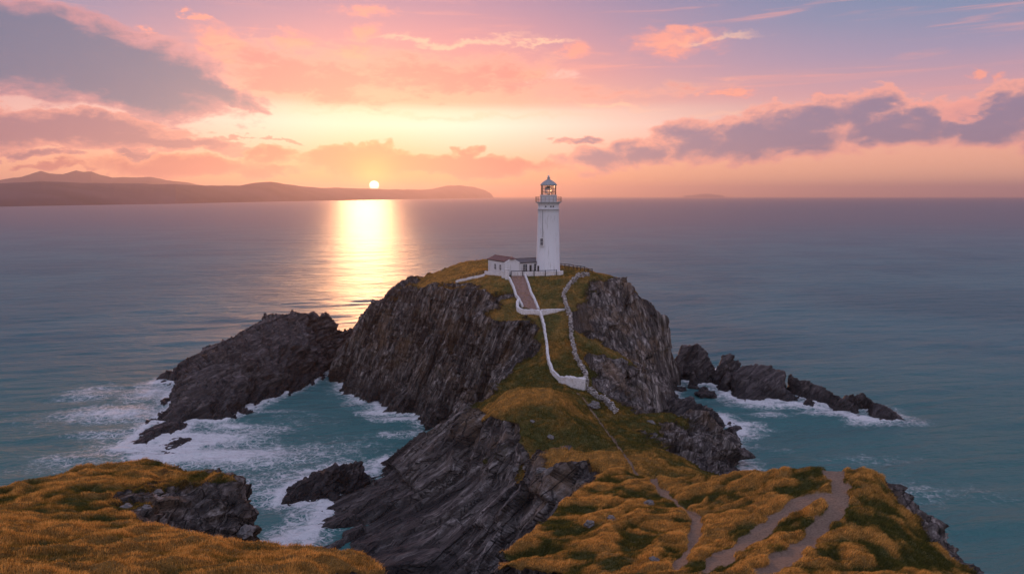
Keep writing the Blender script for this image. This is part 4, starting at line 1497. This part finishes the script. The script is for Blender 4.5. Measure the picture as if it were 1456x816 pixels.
# ---------------------------------------------------------------- walls that follow the ground
def wall_strip(name, label, pts, h, w, mat, cat='wall', step=0.45, rough=0.05, tree='headland', seed=0, sink=0.8, hs=None, group=None):
    """pts: list of plan points (x,y); top follows the ground h above it"""
    P = [np.array(p, float)[:2] for p in pts]
    s = [0]
    for a, b_ in zip(P, P[1:]): s.append(s[-1] + np.linalg.norm(b_ - a))
    n = max(2, int(s[-1] / step))
    t = np.linspace(0, s[-1], n)
    X = np.interp(t, s, [p[0] for p in P]); Y = np.interp(t, s, [p[1] for p in P])
    Hh = np.interp(t, s, hs) if hs is not None else np.full(n, h)
    ker = np.ones(3) / 3
    for _ in range(2):
        X[1:-1] = np.convolve(X, ker, 'valid'); Y[1:-1] = np.convolve(Y, ker, 'valid')
    Z = np.array([ground(x, y, tree) for x, y in zip(X, Y)])
    Z[1:-1] = np.convolve(Z, ker, 'valid')
    tx, ty = np.gradient(X), np.gradient(Y)
    L = np.hypot(tx, ty) + 1e-9
    nx, ny = -ty / L, tx / L
    V, F = [], []
    r_ = np.random.default_rng(seed + 40)
    for k in range(n):
        j = r_.normal(size=6) * rough
        for q, (o_, z_) in enumerate(((-w / 2 * 1.15, -sink), (-w / 2 * 1.05, Hh[k] * .55), (-w / 2, Hh[k] * .93), (0, Hh[k]), (w / 2, Hh[k] * .93), (w / 2 * 1.05, Hh[k] * .55), (w / 2 * 1.15, -sink))):
            V.append((X[k] + nx[k] * (o_ + j[q % 6] * .6), Y[k] + ny[k] * (o_ + j[q % 6] * .6), Z[k] + z_ + j[(q * 2) % 6]))
    for k in range(n - 1):
        for q in range(6): F.append((k * 7 + q, (k + 1) * 7 + q, (k + 1) * 7 + q + 1, k * 7 + q + 1))
        F.append((k * 7 + 6, (k + 1) * 7 + 6, (k + 1) * 7, k * 7))
    F.append(tuple(range(7))[::-1]); F.append(tuple((n - 1) * 7 + q for q in range(7)))
    o = mesh_obj(name, V, F, mat)
    c = Vector((X.mean(), Y.mean(), Z.min()))
    o.data.transform(Matrix.Translation(-c)); o.location = c
    bmm = bmesh.new(); bmm.from_mesh(o.data); bmesh.ops.recalc_face_normals(bmm, faces=bmm.faces); bmm.to_mesh(o.data); bmm.free()
    return tag(o, label, cat, group)


def L2(*q):
    """photo points dropped onto the ground"""
    return [tuple(on_land(px, py)[:2]) for px, py in q]


pL = L2((724, 397), (731, 412), (738, 428), (743, 437))
pR = L2((746, 392), (752, 408), (759, 425), (766, 442))
wall_strip('white_wall', 'low whitewashed wall along the left side of the brick path', pL, .7, .4, M_WALLWHITE, rough=.045)
wall_strip('white_wall', 'low whitewashed wall along the right side of the brick path', pR, .65, .4, M_WALLWHITE, rough=.03, seed=1)
wall_strip('white_wall', 'whitewashed wall curving round the bottom end of the brick path', L2((738, 430), (735, 435), (737, 444), (745, 447), (758, 446), (768, 448)), 1.05, .55, M_WALLWHITE, rough=.04, seed=2)
wall_strip('white_wall', 'short white wall tapering to a point on the right of the path foot', L2((769, 448), (785, 445), (803, 441)), 1.0, .5, M_WALLWHITE, rough=.04, seed=3, hs=[1.25, .9, .3])
wall_strip('white_wall', 'long thin white wall winding down the grassy neck', L2((768, 448), (773, 465), (777, 488), (779, 512), (786, 533), (797, 543)), 1.0, .42, M_WALLWHITE, rough=.07, seed=4)
wall_strip('white_wall', 'thick rough white stone wall at the lower end of the long wall', L2((797, 544), (812, 550), (832, 555)), 1.9, .8, M_WALLWHITE, rough=.08, seed=5, hs=[1.3, 1.9, 2.4])
wall_strip('white_wall', 'small white wall and low stone kerb on the turf left of the cottages', L2((648, 402), (665, 398), (690, 392)), .55, .4, M_WALLWHITE, rough=.06, seed=6)
wall_strip('white_wall', 'low white terrace wall in front of the cottage with the grey roof', [(-.2, 159.9), (3, 160.2), (7, 160.8), (10.5, 161.4), (12.2, 162.6)], 1.0, .35, M_WALLWHITE, rough=.02, seed=7)
wall_strip('white_wall', 'low white yard wall below the cottage with the red roof', [(-6.6, 166.0), (-5.4, 163.6), (-3.6, 160.6), (-1.9, 159.6)], .9, .35, M_WALLWHITE, rough=.02, seed=8)


def pier(label, px, py, h):
    p = on_land(px, py)
    o = empty('gate_pier', (p.x, p.y, p.z))
    MB().box((0, 0, h / 2 - .4), (.95, .8, h + .8)).build('shaft', M_WALLWHITE, o)
    MB().box((0, 0, h + .09), (1.12, .96, .18)).build('cap', M_WALLWHITE, o, bevel=.03)
    return tag(o, label, 'gate pier')


pier('square white gate pier at the top left of the brick path', 721, 396, 2.1)
pier('square white gate pier in the yard wall left of the path', 716, 394, 1.2)


def dry_wall(label, pts, h, seed=0, size=.36):
    P = [np.array(p) for p in pts]
    s = [0]
    for a, b_ in zip(P, P[1:]): s.append(s[-1] + np.linalg.norm(b_ - a))
    r_ = np.random.default_rng(seed)
    tpl = bmesh.new()
    bmesh.ops.create_icosphere(tpl, subdivisions=1, radius=.5)
    tv = np.array([v.co[:] for v in tpl.verts]); tf = np.array([[v.index for v in f.verts] for f in tpl.faces])
    tpl.free()
    VV, FF, cnt = [], [], 0
    t = 0
    while t < s[-1]:
        x = np.interp(t, s, [p[0] for p in P]); y = np.interp(t, s, [p[1] for p in P])
        g0 = ground(x, y)
        z = 0
        hh = h * (0.75 + .5 * r_.random())
        while z < hh:
            for k in range(2):
                sc_ = size * (.7 + .7 * r_.random(3))
                a = r_.random() * 6.28
                v = tv * (1 + .18 * r_.normal(size=(len(tv), 1))) * sc_ * np.array([1.2, 1, .8])
                v = np.stack([v[:, 0] * math.cos(a) - v[:, 1] * math.sin(a), v[:, 0] * math.sin(a) + v[:, 1] * math.cos(a), v[:, 2]], 1)
                v += np.array([x + r_.normal() * .15, y + r_.normal() * .15, g0 + z])
                VV.append(v); FF.append(tf + cnt); cnt += len(tv)
            z += size * .62
        t += size * .62
    V = np.concatenate(VV)
    c = V.mean(0); c[2] = V[:, 2].min()
    o = np_mesh('dry_stone_wall', V - c, np.concatenate(FF), M_STONEWALL, smooth=False)
    o.location = c
    return tag(o, label, 'stone wall')


dry_wall('grey dry stone wall curving along the cliff edge right of the lighthouse', L2((837, 392), (822, 394), (809, 407), (801, 420), (805, 435)), .8, 1)
dry_wall('grey dry stone wall running down the neck beside the long white wall', L2((805, 437), (811, 452), (812, 480), (819, 510), (832, 533), (835, 548)), .9, 2)
dry_wall('broken dry stone wall descending below the thick white wall to the right', L2((835, 556), (848, 566), (860, 572), (870, 582), (876, 588)), 1.0, 3)

# the brick path itself
def path_strip():
    n = 30
    V, F = [], []
    a0, a1 = np.array(pL[0]), np.array(pL[-1]); b0, b1 = np.array(pR[0]), np.array(pR[-1])
    a0 = np.array([-.3, 160.0]); b0 = np.array([3.2, 160.3])
    for k in range(n + 1):
        t = k / n
        A, B = a0 + (a1 - a0) * t, b0 + (b1 - b0) * t
        for j in range(7):
            q = A + (B - A) * j / 6
            V.append((q[0], q[1], ground(*q) + .12))
    for k in range(n):
        for j in range(6): F.append((k * 7 + j, k * 7 + j + 1, (k + 1) * 7 + j + 1, (k + 1) * 7 + j))
    o = mesh_obj('path', V, F, M_PATH)
    tag(o, kind='structure')


path_strip()


# ---------------------------------------------------------------- fences
def fence(label, pts, npost, h, rails, mat, tree='headland', r=.07, zoff=None):
    P = [np.array(p, float) for p in pts]
    s = [0]
    for a, b_ in zip(P, P[1:]): s.append(s[-1] + np.linalg.norm((b_ - a)[:2]))
    t = np.linspace(0, s[-1], npost)
    X = np.interp(t, s, [p[0] for p in P]); Y = np.interp(t, s, [p[1] for p in P])
    Z = [ground(x, y, tree) + (zoff or 0) for x, y in zip(X, Y)]
    root = empty('fence', (X[0], Y[0], Z[0]))
    o0 = np.array([X[0], Y[0], Z[0]])
    for x, y, z in zip(X, Y, Z):
        q = np.array([x, y, z]) - o0
        MB().bar(q + [0, 0, -.5], q + [0, 0, h + .08], r * 1.25, 6).build('post', mat, root)
    for f in rails:
        b = MB()
        for k in range(npost - 1):
            b.bar(np.array([X[k], Y[k], Z[k] + h * f]) - o0, np.array([X[k + 1], Y[k + 1], Z[k + 1] + h * f]) - o0, r * .85, 6)
        b.build('rail', mat, root)
    return tag(root, label, 'fence')


fence('dark timber post and rail fence along the skyline right of the tower', [(12.2, 169.5), (15.5, 166.8), (19.2, 162.6)], 9, 1.15, (.55, .97), M_TIMBER, r=.085)
fence('black hand rail fence above the white terrace wall before the cottage and tower', [(-.2, 159.6), (3, 159.9), (7, 160.5), (10.6, 161.1)], 5, 1.35, (.97,), M_DARK, r=.075)
fence('low dark timber fence on the turf left of the cottages', L2((655, 399), (672, 395), (692, 390)), 9, .95, (.5, .95), M_TIMBER, r=.05)

# ---------------------------------------------------------------- loose boulders on the turf
bl = [(845, 577, 1.0, 'headland', 'large dark boulder on the green knoll beside the footpath', M_BOULDER), (783, 622, .5, 'headland', 'pale boulder in the middle of the green slope'),
      (771, 670, .6, 'headland', 'pale boulder low on the green slope above the slabs'), (734, 668, .5, 'headland', 'small pale boulder at the edge of the slabs'),
      (757, 599, .35, 'headland', 'little pale stone below the golden knoll'), (925, 601, .6, 'headland', 'flat grey stone on the right part of the green neck'),
      (838, 745, .4, 'near_headland', 'grey stone in the dark hollow of the near headland'), (870, 738, .35, 'near_headland', 'pale stone in the grass left of the dirt tracks'),
      (930, 796, .3, 'near_headland', 'pinkish stone in the grass near the bottom edge'), (922, 716, .45, 'near_headland', 'dark stone where the left track leaves the tussocks'),
      (180, 722, .4, 'near_left_headland', 'white flat stone left of the dark crag'), (208, 722, .3, 'near_left_headland', 'white stone just above the crag foot'),
      (225, 700, .3, 'near_left_headland', 'small pale stone on the crag edge'), (350, 757, .6, 'near_left_headland', 'pale block at the right foot of the crag')]
for k, q in enumerate(bl):
    p = on_land(q[0], q[1], q[3])
    boulder('boulder', q[4], 'boulder', (p.x, p.y, p.z + q[2] * .1), q[2], M_BOULDER, 20 + k, 'loose boulders on the turf', .6)


# ---------------------------------------------------------------- grass: wind-blown blades
def grass_on(o, tree, count, length, width, name, region=None, keep=0.5, minz=6):
    bvh, co, tri = BV[tree]
    me = o.data
    rock = np.empty(len(co), np.float32); me.attributes['rock'].data.foreach_get('value', rock)
    dry = np.empty(len(co), np.float32); me.attributes['dry'].data.foreach_get('value', dry)
    pth = np.empty(len(co), np.float32); me.attributes['path'].data.foreach_get('value', pth)
    a, b, c = co[tri[:, 0]], co[tri[:, 1]], co[tri[:, 2]]
    nrm = np.cross(b - a, c - a)
    area = np.linalg.norm(nrm, axis=1) / 2
    cen = (a + b + c) / 3
    ok = (rock[tri].mean(1) < keep) & (cen[:, 2] > minz) & (nrm[:, 2] > 0) & (pth[tri].mean(1) < 0.45)
    if region is not None: ok &= region(cen)
    w = area * ok
    w = w / w.sum()
    f = rng.choice(len(tri), count, p=w)
    u, v = rng.random(count), rng.random(count)
    fl = u + v > 1
    u[fl], v[fl] = 1 - u[fl], 1 - v[fl]
    P = a[f] + (b[f] - a[f]) * u[:, None] + (c[f] - a[f]) * v[:, None]
    dr = dry[tri[f, 0]]
    clump = fbm(P / 1.1, 3)
    wind = fbm(P / 6.0 + 50, 2)
    nn = nrm[f] / (np.linalg.norm(nrm[f], axis=1)[:, None] + 1e-9)
    Lb = length * (0.45 + 0.8 * rng.random(count)) * (1 + 0.9 * clump)
    Lb = np.clip(Lb, length * .15, length * 2)
    ang = 0.7 + wind * 1.5 + rng.normal(size=count) * 0.5
    lean = np.stack([np.cos(ang), -np.abs(np.sin(ang)) * .6, 0 * ang], 1)
    lean *= (0.55 + 0.4 * rng.random(count))[:, None]
    up = np.array([0, 0, 1.0]) * .75 + nn * .25
    mid = P + (up * .62 + lean * .25) * Lb[:, None]
    tip = P + (up * .85 + lean * .95) * Lb[:, None]
    sa = rng.random(count) * 6.28
    side = np.stack([np.cos(sa), np.sin(sa), 0 * sa], 1) * (width * (.6 + .8 * rng.random(count)))[:, None]
    V = np.stack([P - side - [0, 0, .03], P + side - [0, 0, .03], mid + side * .7, mid - side * .7, tip], 1).reshape(-1, 3)
    base = np.arange(count)[:, None] * 5
    T = np.concatenate([base + np.array([0, 1, 2]), base + np.array([0, 2, 3]), base + np.array([3, 2, 4])], 0)
    g = np_mesh(name, V, T, M_GRASS, smooth=False)
    tint = np.clip(rng.normal(.50, .26, count) + clump * .35 + (dr - .6) * .45, 0, 1)  # golden crest sunlight put into the blade colour, besides random tone
    dd = np.clip((dr - 0.5) * 1.8 + 0.5 + clump * .5 + rng.normal(size=count) * .15, 0, 1)
    set_attr(g.data, 'tint', np.repeat(tint, 5))
    set_attr(g.data, 'dry', np.repeat(dd, 5))
    set_attr(g.data, 'tip', np.tile([0, 0, .5, .5, 1], count))
    tag(g, kind='stuff')
    return g


grass_on(headC, 'near_left_headland', 330000, 0.22, 0.009, 'grass', region=lambda c: (c[:, 1] > 22) & (np.abs(c[:, 0]) < c[:, 1] * .95))
grass_on(headB, 'near_headland', 380000, 0.20, 0.012, 'grass', region=lambda c: (c[:, 1] > 32) & (c[:, 0] < c[:, 1] * .9))
grass_on(headA, 'headland', 240000, 0.22, 0.022, 'grass', region=lambda c: (c[:, 1] < 135), keep=.48)
grass_on(headA, 'headland', 140000, 0.2, 0.022, 'grass', region=lambda c: (c[:, 1] >= 135), keep=.48)
